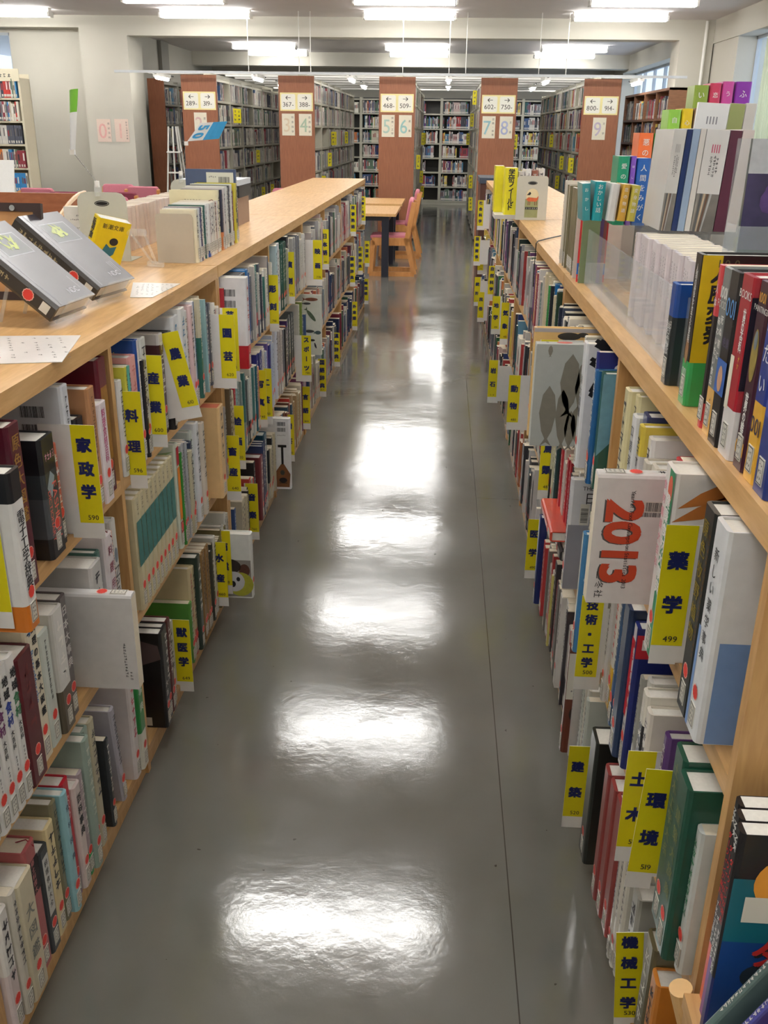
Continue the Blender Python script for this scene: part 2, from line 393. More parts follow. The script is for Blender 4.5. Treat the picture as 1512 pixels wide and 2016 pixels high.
# ---------------------------------------------------------------- tall steel bookcases at the back
LV = [.09 + .306 * k for k in range(7)]
def end_panel_signs(xc, y, left_no, right_no, digits, which):
    fr = (Vector((xc, y - .004, 0)), X, Z, -Y)
    W = .46; CR = mat((238, 226, 160), .5, .02); WP = mat((240, 238, 226), .5, .02); TX = mat((70, 66, 60), .6, 0)
    mb = MB(); mb.box(-W / 2, W / 2, -.003, 0, 1.80, 2.035, CR)
    f2 = (Vector((0, -.003, 0)), X, Z, -Y)
    for s, no, arrow in ((-1, left_no, -1), (1, right_no, 1)):
        u = s * W / 4; a, b, c = W * .215, .10, .02
        pts = []
        for cxx, cyy, a0 in ((u + a - c, 1.9175 + b - c, 0), (u - a + c, 1.9175 + b - c, 90), (u - a + c, 1.9175 - b + c, 180), (u + a - c, 1.9175 - b + c, 270)):
            for d in (0, 30, 60, 90): pts.append((cxx + c * math.cos(R(a0 + d)), cyy + c * math.sin(R(a0 + d))))
        mb.shape(f2, pts, WP)
        mb.quad(f2, u - .035, 1.966, u + .035, 1.973, TX, .001)
        for q in (1, -1):
            e = u + arrow * .037; mb.shape(f2, [(e, 1.9695 + q * .004), (e - arrow * .026, 1.9695 + q * .026), (e - arrow * .034, 1.9695 + q * .022), (e - arrow * .012, 1.9695 - q * .001)], TX, .001)
        mb.htext(f2, no, u, 1.885, .062, TX, .006)
    o = mb.build('range_sign', loc=(xc, y, 0))
    tag(o, 'cream sign with arrows reading %s and %s on the brown end panel' % (left_no, right_no), 'sign', 'shelf range signs on the end panels')
    for (d, dc, kan, u) in digits:
        mb = MB(); c = mat(tuple(int(v * .6 + 226 * .4 - 8) for v in dc), .6, .1, 20); P = mat((226, 220, 200), .6, .03)
        mb.box(-.09, .09, -.002, 0, 1.48, 1.765, P); f3 = (Vector((0, -.002, 0)), X, Z, -Y)
        mb.char(f3, d, -.022, 1.622, .19, c, .006, sx=.9)
        mb.vtext(f3, kan, .06, 1.75, 1.50, .034, TX, .006)
        o = mb.build('class_poster', loc=(xc + u, y - .001, 0)); tag(o, 'small poster with a large pastel %s on the brown end panel' % d, 'poster', 'class number posters')
def steel_case(xc, ya, yb, faces=(-1, 1), label='', w_=.5, panel=True, h=2.25, seed=0):
    t = empty('steel_bookcase', (xc, ya, 0)); L = yb - ya; nb = round(L / .9); r = random.Random(seed)
    if panel: MB().box(-w_ / 2, w_ / 2, -.03, 0, 0, h, REDW).build('end_panel', t)
    for k in range(nb + 1):
        yy = .02 + (L - .04) * k / nb
        MB().box(-w_ / 2 + .01, w_ / 2 - .01, yy - .018, yy + .018, .02, h - .02, STEEL).build('upright', t)
    for z in LV + [h - .05]:
        MB().box(-w_ / 2 + .015, w_ / 2 - .015, .0, L, z - .03, z, STEEL).build('shelf_board', t)
    MB().box(-.05, .05, .5, L - .5, h - .05, 2.30, STEEL).build('top_rail', t)
    MB().box(-.006, .006, .0, L, .05, h - .06, STEEL).build('back_panel', t)
    MB().box(-w_ / 2 + .03, w_ / 2 - .03, .0, L, 0, .06, STEELD).build('plinth', t)
    for s in faces:
        for z in LV:
            for k in range(nb):
                y0 = .045 + (L - .04) * k / nb; ln = L / nb - .05
                if r.random() < .06: continue
                fill(Vector((xc + s * (w_ / 2 - .02), ya + y0, z)), Y, X * s, ln * (1 if r.random() < .6 else r.uniform(.6, .95)), .27, PAL_LIGHT if seed < 3 else PAL_MIX, r)
    return tag(t, label, 'bookcase', None)
PAN = [(-3.46, 14.3), (-2.09, 14.3), (-.684, 14.3), (.718, 14.3), (2.12, 14.3)]
NAMES = ['leftmost', 'second', 'middle', 'fourth', 'rightmost']
SIG = [('289-', '319-', [('2', (214, 160, 150), '歴史', 0)]),
       ('367-', '388-', [('3', (224, 196, 150), '社会科学', -.12), ('4', (150, 184, 140), '自然科学', .12)]),
       ('468-', '509-', [('5', (150, 196, 176), '技術・工学', -.12), ('6', (120, 190, 184), '産業', .12)]),
       ('602-', '750-', [('7', (110, 176, 190), '芸術・体育', -.12), ('8', (140, 150, 204), '言語', .12)]),
       ('800-', '914-', [('9', (180, 160, 190), '文学', 0)])]
for i, (x, y) in enumerate(PAN):
    steel_case(x, y, 20.6, label='tall steel bookcase with a brown end panel, %s of the five rows' % NAMES[i], seed=i)
    end_panel_signs(x, y - .03, SIG[i][0], SIG[i][1], SIG[i][2], i)
px0, px1 = at(291, 200, y=16.6), at(323, 200, y=16.6)
steel_case((px0.x + px1.x) / 2 + .02, 16.6, 20.2, (1,), 'dark-ended steel bookcase half hidden by the left pillar', w_=abs(px1.x - px0.x), h=2.3, seed=8)
# steel bookcases along the far wall
xx = -4.6; k = 0; r9 = random.Random(5)
while xx < 3.2:
    t = empty('shelving_unit', (xx, 22.85, 0)); W = .9
    for s in (0.015, W - .015): MB().box(s - .015, s + .015, 0, .3, 0, 2.25, STEEL).build('upright', t)
    for z in LV + [2.22]: MB().box(.03, W - .03, 0, .3, z - .03, z, STEEL).build('shelf_board', t)
    MB().box(0, W, .29, .3, 0, 2.25, STEELD).build('back_panel', t); MB().box(.03, W - .03, .01, .03, 0, .06, STEEL).build('plinth', t)
    tag(t, 'steel bookcase against the far wall, %s from the left' % ORD[k], 'bookcase', 'steel bookcases along the far wall')
    for z in LV: fill(Vector((xx + .04, 22.88, z)), X, -Y, W - .08 if r9.random() < .55 else W * r9.uniform(.55, .9), .27, PAL_MIX, r9, dens=.96, tmin=.012, tmax=.034)
    xx += W; k += 1
# cream steel bookcases at the left, facing the reading room
r9 = random.Random(11)
for k in range(3):
    x0 = -5.58 - .92 * (k + 1)
    t = empty('shelving_unit', (x0, 13.3, 0)); CS = mat((214, 206, 180), .5, .02)
    for s in (0.015, .885): MB().box(s - .015, s + .015, 0, .32, 0, 2.14, CS).build('upright', t)
    lv = [.1, .42, .73, 1.03, 1.33, 1.62, 1.90]
    for z in lv: MB().box(.03, .87, 0, .32, z - .025, z, CS).build('shelf_board', t)
    MB().box(0, .9, .31, .32, 0, 2.2, CS).build('back_panel', t); m_ = MB().box(0, .9, -.01, 0, 2.1, 2.25, CS); m_.hscrib((Vector((0, -.01, 0)), X, Z, -Y), .5, .8, 2.17, .05, INK); m_.build('name_board', t)
    tag(t, 'cream steel bookcase before the left wall, %s from its right end' % ORD[k], 'bookcase', 'cream steel bookcases by the left window')
    for z in lv: fill(Vector((x0 + .04, 13.29, z)), X, -Y, .82, .25, [(226, 220, 204)] * 8 + PAL_LIGHT + [(60, 140, 200), (224, 130, 60), (200, 60, 50)], r9, dens=.98, tmin=.012, tmax=.04)
# wooden bookcase at the right, open to the left
t = empty('wooden_bookcase', (2.84, 13.4, 0)); DW = wood('brown_case', (116, 76, 50), (140, 94, 64), rough=.5)
for k in range(5): MB().box(0, .32, k * .8, k * .8 + .025, 0, 2.12, DW).build('upright', t)
lv = [.08, .46, .80, 1.12, 1.44, 1.76]
for z in lv + [2.12]: MB().box(0, .32, 0, 3.22, z - .03, z, DW).build('shelf_board', t)
MB().box(.31, .32, 0, 3.22, 0, 2.12, DW).build('back_panel', t)
tag(t, 'brown wooden bookcase under the far right window', 'bookcase')
r9 = random.Random(3)
for z in lv:
    for k in range(4): fill(Vector((2.87, 13.43 + .8 * k, z)), Y, -X, .76, .29, PAL_MIX + [(120, 116, 108)] * 5, r9, dens=.97)
# yellow subject signs hanging out of the steel bookcases
def stack_sign(x, y, z):
    mb = MB().box(-.03, .03, 0, .002, 0, .2, YEL); fr = (Vector((0, 0, 0)), X, Z, -Y)
    for q in (.16, .105, .05): mb.scrib(fr, 0, q, .035, NAVY)
    tag(mb.build('hanging_sign', loc=(x, y, z)), 'small yellow subject sign sticking out of the tall steel bookcases', 'sign', 'small yellow signs in the steel bookcases')
for s_, c_ in ((1, -3.46), (1, -2.09), (-1, -.684), (1, -.684), (-1, .718), (1, .718), (-1, 2.12)):
    for q in range(5):
        k = rnd.randrange(7); stack_sign(c_ + s_ * .29, 14.5 + rnd.uniform(.1, 4.8), LV[rnd.choice((1, 2, 3, 4, 5, 6))] + .02)
# rail across the tops of the steel bookcases, its hangers and the aisle lamps
p0, p1 = at(226, 146, y=14.1), at(1352, 156, y=14.1)
t = empty('ceiling_rail', (0, 14.1, 2.27)); MB().box(p0.x, p1.x, -.02, .02, -.012, .02, mat((200, 204, 206), .4, .02)).build('rail', t)
for q in (-2.77, -2.06, -1.9, -.62, .02, .25, 1.25, 1.62):
    MB().tube([(q, .3, .012), (q, .3, CEIL - 2.272)], .006, WHITE, 6).build('hanger_rod', t)
tag(t, 'thin pale metal rail running across the tops of the end panels', 'rail')
LAMPM = emit((1, .98, .93), 24.0)
for i, xc in enumerate((-4.2, -2.77, -1.39, .02, 1.42, 2.72)):
    for j, yy in enumerate((15.1, 17.3)):
        if i in (0, 5) and j: continue
        t = empty('aisle_lamp', (xc, yy, 2.25)); MB().box(-.045, .045, -.32, .32, 0, .05, WHITE).build('housing', t)
        MB().tube([(0, -.3, -.02), (0, .3, -.02)], .022, LAMPM, 10).build('tube', t); MB().tube([(0, -.62, .04), (0, .62, .04)], .010, mat((90, 88, 84), .5, 0), 8).build('bracket_bar', t)
        tag(t, 'small fluorescent lamp over the %s aisle between tall bookcases, %s' % (ORD[i], ('nearer one', 'farther one')[j]), 'lamp', 'lamps over the stack aisles')
for k, yy in enumerate((15.12, 15.8, 16.5, 17.32, 18.2, 19.2, 20.2)):
    tag(MB().box(-4.4 if k == 0 else -3.4, 2.9 if k == 0 else 2.1, yy - .04, yy + .04, 2.301, 2.326, WHITE).build('cross_brace'), 'pale steel brace bar across the bookcase tops, %s from the front' % ORD[k], 'brace')
# posters on the left pillar
for d, c, kan, px in (('0', (222, 130, 120), '総記百科', 205), ('1', (226, 150, 136), '哲学心理学宗教', 240)):
    p = at(px, 257, y=15.09); mb = MB(); mb.box(-.105, .105, -.002, 0, -.16, .16, mat((222, 200, 186), .6, .03)); f3 = (Vector((0, -.002, 0)), X, Z, -Y)
    mb.char(f3, d, -.02, 0, .22, mat(tuple(int(v * .6 + 215 * .4) for v in c), .6, .1, 20), .006, sx=.9); mb.vtext(f3, kan, .075, .13, -.13, .034 if len(kan) < 6 else .028, mat((80, 76, 72), .6, 0), .006)
    tag(mb.build('class_poster', loc=(p.x, 15.094, p.z)), 'faded pink poster with a large %s on the left pillar' % d, 'poster', 'class number posters')

# ---------------------------------------------------------------- the two low wooden bookcases
XLF, XRF = -.71, .385           # front edges facing the aisle
TOPZ, TT = 1.155, .038
TIER = {'L': {1: .81, 2: .455, 3: .07}, 'R': {1: .80, 2: .445, 3: .07}}
UNITS = {'L': [(1.14, 2.0, 3.045), (3.05, 4.0, 4.98), (4.985, 5.95, 6.90), (6.905, 7.93, 9.05)],
         'R': [(1.0, 2.03, 3.035), (3.04, 4.0, 5.0), (5.005, 5.95, 6.90), (6.905, 7.93, 9.09)]}
UNAME = ['nearest', 'second', 'third', 'farthest']
BAYS = {}
for side in 'LR':
    s = 1 if side == 'L' else -1; xf = XLF if side == 'L' else XRF; D = .475; xb = xf - s * D; xm = xf - s * D / 2
    BAYS[side] = []
    for i, (a, m, b) in enumerate(UNITS[side]):
        t = empty('low_bookcase', (0, a, 0)); lo, hi = min(xf, xb), max(xf, xb)
        MB().box(lo, hi, .0005, b - a - .0005, TOPZ - TT, TOPZ, OAK).build('top_board', t)
        ins = .004
        for yy in (.011, m - a, b - a - .011):
            MB().box(lo + ins, hi - ins, yy - .0105, yy + .0105, 0.0, TOPZ - TT, OAKV).build('upright', t)
        for (y0, y1) in ((.0215, m - a - .0105), (m - a + .0105, b - a - .0215)):
            for k in (1, 2): MB().box(lo + ins, hi - ins, y0, y1, TIER[side][k] - .032, TIER[side][k], OAK).build('shelf_board', t)
            MB().box(lo + ins, hi - ins, y0, y1, .045, .07, OAK).build('bottom_board', t)
            MB().box(lo + .012, hi - .012, y0, y1, 0, .045, OAKV).build('plinth', t)
            MB().box(xm - .006, xm + .006, y0, y1, .07, TOPZ - TT, OAKV).build('divider_panel', t)
        tag(t, '%s unit of the low oak bookcase on the %s side of the aisle' % (UNAME[i], 'left' if side == 'L' else 'right'), 'bookcase', 'low oak bookcases along the aisle')
        BAYS[side] += [(a + .023, m - .012), (m + .012, b - .023)]

# ---------------------------------------------------------------- one book
def cname(c):
    r_, g, b = c; mx, mn = max(c), min(c)
    if mx - mn < 26: return 'white' if mx > 205 else 'pale grey' if mx > 160 else 'grey' if mx > 90 else 'charcoal' if mx > 50 else 'black'
    if r_ == mx and g > .8 * r_ and b < .62 * r_: return 'yellow' if r_ > 150 else 'olive'
    if r_ == mx and g > .8 * r_: return 'cream' if r_ > 190 else 'beige'
    if r_ == mx and g > .55 * r_ and b < .75 * r_: return 'tan' if r_ < 215 else 'orange' if b < 120 else 'peach'
    if r_ == mx and b > .55 * r_: return ('pink' if r_ > 150 else 'plum')
    if r_ == mx: return 'red' if r_ > 150 else 'maroon'
    if g == mx: return 'teal' if b > .8 * g else 'green' if mx > 90 else 'dark green'
    if b == mx: return ('purple' if r_ > g * 1.15 else 'light blue' if mx > 170 and g > 130 else 'blue' if mx > 110 else 'navy')
    return 'grey'
def book(loc, t, h, d, c, side='L', hard=None, bands=(), title=None, tc=None, tsize=None, tu=0, tz=None, page=None, seal=True, call=True, spine=None, near=None, deco=None, rotz=None, lean=0, lab='', cat='book', group=None, bold=.015, ribbon=None, tilt=0):
    """spine on local x=0 facing +x, depth towards -x, thickness t along y, height h"""
    hard = t > .024 if hard is None else hard
    rot = (0 if side == 'L' else math.pi) if rotz is None else rotz
    rough = .32; mc = mat(c, rough, .05, 40, coat=.25); bd = .0028 if hard else .0006; ov = .003 if hard else 0
    mb = MB(); lev = [0.0] + [b_[0] * h for b_ in bands] + [h]; cols = [mc] + [mat(b_[1], rough, .05, 40, coat=.25) for b_ in bands]
    ch = min(.007, t * .28)
    for i, m in enumerate(cols):
        z0, z1 = lev[i], lev[i + 1]
        mb.box(-d, -ch, -t / 2, -t / 2 + bd, z0, z1, m); mb.box(-d, -ch, t / 2 - bd, t / 2, z0, z1, m)
        prof = [(-ch, -t / 2), (-ch * .3, -t / 2 + ch * .35), (0, -t / 2 + ch), (0, t / 2 - ch), (-ch * .3, t / 2 - ch * .35), (-ch, t / 2)]
        mb.prism(prof, z0, z1, m)
    if spine: mb.quad((Vector((0, 0, 0)), Y, Z, X), -t / 2 + ch, 0, t / 2 - ch, h, mat(spine, rough, .05, 40, coat=.25), .0002)
    S = (Vector((0, 0, 0)), Y, Z, X)
    A = (Vector((-d, -t / 2, 0)), X, Z, -Y) if side == 'L' else (Vector((0, t / 2, 0)), -X, Z, Y)
    lum = sum(c) / 3
    tm = mat(tc, .5, 0) if tc else (mat((232, 228, 220), .5, 0) if lum < 110 else mat((50, 48, 56), .5, 0))
    u = tu * t; z1, z0 = (tz[1] * h, tz[0] * h) if tz else (h * .94, h * .40)
    ts = tsize or min(t * .62, .026)
    if title and title != '-':
        if title[0] == '>':   # western title read from top to bottom
            mb.htext(S, title[1:], u, (z0 + z1) / 2, ts, tm, bold, rot=-math.pi / 2)
        else: mb.vtext(S, title, u, z1, z0, ts, tm, bold)
    elif title is None and t > .008: mb.vscrib(S, u, z1, z0, max(ts, .006), tm)
    if deco: deco(mb, S, A, d, h, t)
    o = mb.build('book', loc=loc, rot=(lean, tilt, rot))
    pm = page or (PAGEW if hard else PAGE)
    pb = MB().box(-d + ov + .001, -max(ch, .002), -t / 2 + bd + .0002, t / 2 - bd - .0002, ov, h - ov - .0006, pm).build('page_block', o)
    W2 = min(t * .46, .0105)
    if call and t > .009:
        m_ = MB(); m_.box(0, .0008, -W2, W2, .012, .046, LABEL, Matrix.Translation((.0001, 0, 0))); f2 = (Vector((.0009, 0, 0)), Y, Z, X)
        k = .0012
        for q in ((-W2 + k, .0135, W2 - k, .0135 + k), (-W2 + k, .0445 - k, W2 - k, .0445), (-W2 + k, .0135, -W2 + 2 * k, .0445), (W2 - 2 * k, .0135, W2 - k, .0445)): m_.quad(f2, *q, INK)
        for q in (.037, .029, .021): m_.hscrib(f2, -W2 * .6, W2 * .6, q, .005, INK)
        m_.build('call_number_label', o)
    if seal and t > .011:
        m_ = MB(); rr = min(t * .46, .0115); m_.ell(S, 0, .064, rr, rr, FLESH, .0006, 24, .04); m_.ell(S, 0, .064, rr * .86, rr * .86, RED, .0008, 24, .05); m_.hscrib(S, -rr * .5, rr * .5, .067, .004, FLESH) ; m_.build('round_sticker', o)
    if ribbon:
        y_ = t * .2; m_ = MB(); m_.tube([(-.03, y_, h - .004), (-.01, y_, h + .004), (.003, y_, h - .01)], .0012, mat(ribbon, .7, 0), 5); m_.build('bookmark_ribbon', o)
    tag(o, lab or ('%s book' % cname(c)), cat, group)
    return o
TAGY = {('L', 1): [], ('L', 2): [], ('L', 3): [], ('R', 1): [], ('R', 2): [], ('R', 3): []}
BAYN = ['first', 'second', 'third', 'fourth', 'fifth', 'sixth', 'seventh', 'eighth']
TN = {1: 'upper', 2: 'middle', 3: 'bottom'}
BULKROWS = set([('L', 1, 2), ('L', 2, 2), ('L', 3, 2), ('L', 1, 3), ('L', 2, 3), ('L', 3, 3), ('R', 1, 1), ('R', 2, 1), ('R', 3, 1), ('R', 1, 2)])
def bulk_book(x, y, t, z, h, d, c, s, bands, spine, r):
    t -= .0008; x0, x1 = sorted((x, x - s * d)); mi = bm(c); lv = [0] + [b_[0] * h for b_ in (bands or ())] + [h]; cs = [mi] + [bm(b_[1]) for b_ in (bands or ())]
    for k, m in enumerate(cs): BULK.box(x0, x1, y, y + t, z + lv[k], z + lv[k + 1] - (.002 if k == len(cs) - 1 else 0), m)
    BULK.box(x0 + .002, x1 - .002, y + .0015, y + t - .0015, z + h - .002, z + h, PAGE)
    fr = (Vector((x, y + t / 2, z)), Y * s, Z, X * s)
    if spine: BULK.quad(fr, -t * .45, 0, t * .45, h, bm(spine))
    lum = sum(c) / 3; BULK.vscrib(fr, 0, h * .92, h * .45, max(.006, min(t * .55, .02)), bm((226, 222, 214) if lum < 110 else (60, 58, 62)))
    w_ = min(t * .42, .010); BULK.quad(fr, -w_, .014, w_, .046, LABEL, .0006)
    if r.random() < .7: BULK.ell(fr, 0, .064, w_, .011, RED, .0008, 10)
def row(side, tier, bay, items, seed=0, dx=.0):
    """items from the near end: (t mm, h mm, colour, options) / ('@', y) / ('g', mm) / ('fill', y, palette, hmin, hmax)"""
    r = random.Random(seed * 7 + tier * 31 + bay * 101 + (0 if side == 'L' else 977)); s = 1 if side == 'L' else -1
    y, yend = BAYS[side][bay]; y += .002; n = 0; zb = TIER[side][tier]; xf = XLF if side == 'L' else XRF
    hmax = {1: .30 if side == 'L' else .309, 2: .318, 3: .34}[tier]; names = [it[3].get('n') for it in items if len(it) > 3 and isinstance(it[3], dict)]
    def put(t, h, c, o):
        nonlocal y, n
        if y + t > yend: return False
        for i, ty in enumerate(TAGY[(side, tier)]):
            if ty[1] is not None: continue
            if y - .004 <= ty[0] < y + t / 2: y = y + .003; ty[1] = y - .0015
            elif y + t / 2 <= ty[0] <= y + t: ty[1] = y + t + .0015
        if y + t > yend: return False
        oo = dict(o); desc = oo.pop('n', None); px_ = oo.pop('x', None); d = oo.pop('d', min(.2, h * .72))
        x = (px_ if px_ is not None else xf + s * (.012 + r.uniform(-.01, .006))); named = desc is not None and names.count(desc) == 1
        if desc is None and (side, tier, bay) in BULKROWS:
            bulk_book(x, y, t, zb + .0006, h, d, c, s, oo.get('bands'), oo.get('spine'), r); y += t; return True
        w_ = 'thick' if t > .042 else 'slim' if t < .017 else ''
        desc = desc or (('%s %s %s' % (w_, cname(c), 'hardback' if t > .024 else 'paperback')).strip())
        side_n = 'left' if side == 'L' else 'right'
        lab = '%s, %s shelf, %s bay, %s bookcase' % (desc, TN[tier], BAYN[bay], side_n) if named else '%s, %s from near end, %s shelf, %s bay, %s bookcase' % (desc, ORD[min(n, 39)], TN[tier], BAYN[bay], side_n)
        book((x, y + t / 2, zb + .0006), t - .0008, h, d, c, side=side, lab=lab, group='books on the %s low bookcase, %s shelf' % (side_n, TN[tier]), **oo)
        y += t; n += 1
        for ty in TAGY[(side, tier)]:
            if ty[1] is not None and abs(ty[1] - (y + .0015)) < 1e-6: y += .003
        return True
    for it in items:
        if it[0] == '@': y = max(y, it[1])
        elif it[0] == 'g': y += it[1] / 1000
        elif it[0] == 'fill':
            _, ye, pal, h0, h1 = it[:5]; opt = it[5] if len(it) > 5 else {}
            while y < min(ye, yend) - .012:
                t = r.uniform(.012, .036); h = min(hmax, r.uniform(h0, h1)); c = r.choice(pal); rep = r.choice((1, 1, 1, 1, 2, 3))
                for _ in range(rep):
                    b = [] if r.random() < .6 else [(r.uniform(.2, .4), r.choice(pal))]
                    if y + t > min(ye, yend) or not put(t, h, c, dict(opt, bands=b)): break
                else: continue
                break
        else:
            t, h, c = it[:3]; put(t / 1000, min(h / 1000, hmax), c, it[3] if len(it) > 3 else {})
def bulk_row(side, tier, bay, pal, seed=0, y0=None, y1=None):
    r = random.Random(seed + tier * 13 + bay); a, b = BAYS[side][bay]; a = y0 or a; b = y1 or b; s = 1 if side == 'L' else -1; xf = XLF if side == 'L' else XRF
    fill(Vector((xf + s * .004, a + .004, TIER[side][tier] + .001)), Y, X * s, b - a - .006, .31, pal, r, dens=.98, tmin=.014, tmax=.036, hmin=.2, titles=True)

# ---------------------------------------------------------------- yellow subject signs wedged between the books
# side, shelf, text, class number, outer edge x, y, top z, plate width
TAGS = [
    ('L', 1, '家政学', '590', -0.6436, 1.675, 1.037, 0.11),
    ('L', 1, '料理', '596', -0.669, 2.032, 1.006, 0.056),
    ('L', 1, '産業', '600', -0.702, 2.333, 1.023, 0.11),
    ('L', 1, '園芸', '620', -0.631, 2.882, 1.029, 0.11),
    ('L', 1, '芸術・美術', '700', -0.632, 2.938, 1.039, 0.056),
    ('L', 2, '写真', '740', -0.692, 3.719, 0.656, 0.056),
    ('L', 2, '工芸', '750', -0.695, 3.869, 0.629, 0.056),
    ('L', 2, '絵画', '720', -0.676, 3.174, 0.657, 0.056),
    ('L', 2, '畜産', '640', -0.658, 3.008, 0.604, 0.056),
    ('L', 3, '音楽', '760', -0.705, 3.526, 0.24, 0.052),
    ('L', 3, '商業', '670', -0.672, 2.862, 0.316, 0.056),
    ('L', 3, '水産', '660', -0.686, 2.834, 0.279, 0.056),
    ('L', 3, '獣医学', '649', -0.7, 2.407, 0.225, 0.056),
    ('L', 1, '彫刻', '710', -0.686, 4.042, 0.989, 0.056),
    ('L', 1, '演劇', '770', -0.676, 4.445, 1.038, 0.056),
    ('L', 1, '映画', '778', -0.621, 5.048, 1.029, 0.13),
    ('L', 1, '日本語', '810', -0.669, 5.771, 1.016, 0.06),
    ('L', 1, '故事熟語', '', -0.675, 7.688, 1.023, 0.068),
    ('L', 1, '文章・文体', '', -0.674, 8.619, 1.028, 0.06),
    ('L', 2, '類語辞典', '', -0.68, 7.66, 0.637, 0.056),
    ('L', 2, '古語辞典', '', -0.665, 8.245, 0.647, 0.056),
    ('L', 2, '中国語', '', -0.676, 9.156, 0.598, 0.056),
    ('L', 3, '韓国語', '', -0.704, 9.427, 0.21, 0.056),
    ('L', 3, '外来語', '', -0.671, 7.775, 0.262, 0.056),
    ('L', 2, 'スポーツ', '780', -0.629, 4.624, 0.617, 0.15),
    ('L', 3, '国語辞典', '', -0.685, 5.701, 0.256, 0.056),
    ('L', 3, '漢和辞典', '', -0.675, 6.431, 0.273, 0.056),
    ('L', 3, '言語', '800', -0.663, 4.792, 0.313, 0.056),
    ('L', 3, '諸芸', '790', -0.695, 4.436, 0.263, 0.056),
    ('R', 1, '薬学', '499', 0.342, 1.29, 1.032, 0.058),
    ('R', 2, '技術・工学', '500', 0.326, 1.826, 0.646, 0.056),
    ('R', 3, '建築', '520', 0.335, 1.845, 0.248, 0.062),
    ('R', 2, '土木', '510', 0.341, 1.337, 0.605, 0.1),
    ('R', 2, '環境', '519', 0.355, 1.267, 0.622, 0.072),
    ('R', 3, '機械工学', '530', 0.345, 1.275, 0.27, 0.085),
    ('R', 3, '医学', '490', 0.356, 3.258, 0.235, 0.056),
    ('R', 2, '鳥類', '488', 0.371, 3.174, 0.599, 0.056),
    ('R', 2, '動物', '480', 0.296, 3.825, 0.638, 0.09),
    ('R', 2, '地学', '450', 0.323, 5.863, 0.634, 0.056),
    ('R', 2, '気象', '451', 0.367, 5.67, 0.628, 0.056),
    ('R', 2, '自然科学', '', 0.365, 7.367, 0.622, 0.056),
    ('R', 2, '教育', '370', 0.306, 8.111, 0.689, 0.085),
    ('R', 2, '国際関係', '', 0.266, 7.999, 0.774, 0.056),
    ('R', 1, '社会科学', '', 0.285, 8.104, 1.046, 0.06),
    ('R', 3, '統計', '', 0.28, 7.879, 0.465, 0.056),
    ('R', 3, '民俗', '', 0.301, 7.532, 0.399, 0.056),
    ('R', 3, '岩石', '', 0.275, 4.988, 0.436, 0.056),
    ('L', 1, '農業', '610', -0.683, 2.45, 1.067, 0.072),
]
TAGS2 = []
for (s_, tr_, tx_, no_, X_, y_, z_, w_) in TAGS:
    lim_ = -.668 if s_ == 'L' else .342
    if abs(X_) > abs(lim_): k = lim_ / X_; X_, y_, z_ = lim_, y_ * k, HC + (z_ - HC) * k
    bays = BAYS[s_]; yy = y_
    for (a, b) in bays:
        if a <= yy <= b: break
    else:
        yy = min(((abs(yy - q), q) for a, b in bays for q in (a + .004, b - .004)))[1]
    k = yy / y_; X_, z_ = X_ * k, HC + (z_ - HC) * k
    cell = [yy, None]; TAGY[(s_, tr_)].append(cell); TAGS2.append((s_, tr_, tx_, no_, X_, yy, z_, w_, cell))
for k in TAGY: TAGY[k].sort(key=lambda c: c[0])

def cover_barcodes(mb, S, A, d, h, t):
    for v in (.80, .68): mb.barcode(A, d * .60, h * v, d * .22, h * .075)
    mb.hscrib(A, d * .2, d * .5, h * .84, .006, INK); mb.hscrib(A, d * .1, d * .45, h * .76, .005, INK); mb.hscrib(A, d * .1, d * .5, h * .6, .005, INK)
def deco_fashion(mb, S, A, d, h, t):
    mb.htext(S, 'FASHION', t * .12, h * .38, .020, mat((232, 110, 100), .5, 0), .012, rot=-math.pi / 2); mb.htext(S, 'DICTIONARY', -t * .26, h * .36, .012, mat((232, 110, 100), .5, 0), .008, rot=-math.pi / 2)
    mb.shape(S, [(-t * .35, h * .6), (-t * .05, h * .72), (t * .2, h * .66), (-t * .1, h * .5)], mat((150, 164, 168), .5, .1))
    mb.hscrib(S, -t * .3, t * .35, h * .86, .009, mat((226, 160, 190), .5, 0)); mb.hscrib(S, -t * .3, t * .35, h * .83, .008, mat((226, 160, 190), .5, 0))
def deco_gold(mb, S, A, d, h, t):
    mb.shape(S, [(-t * .34, h * .25), (t * .34, h * .25), (t * .34, h * .8), (-t * .34, h * .8)], mat((150, 104, 40), .45, .3, 30))
def deco_2014(mb, S, A, d, h, t):
    mb.htext(A, '2014', d * .34, h * .86, .034, mat((222, 214, 60), .5, 0), .02); mb.scrib(A, d * .72, h * .89, .016, mat((222, 214, 60), .5, 0)); mb.scrib(A, d * .72, h * .84, .016, mat((222, 214, 60), .5, 0))
    mb.ell(A, d * .5, h * .42, d * .42, h * .3, mat((170, 34, 48), .5, .02), n=28); mb.hscrib(A, d * .3, d * .7, h * .6, .014, WHITE)
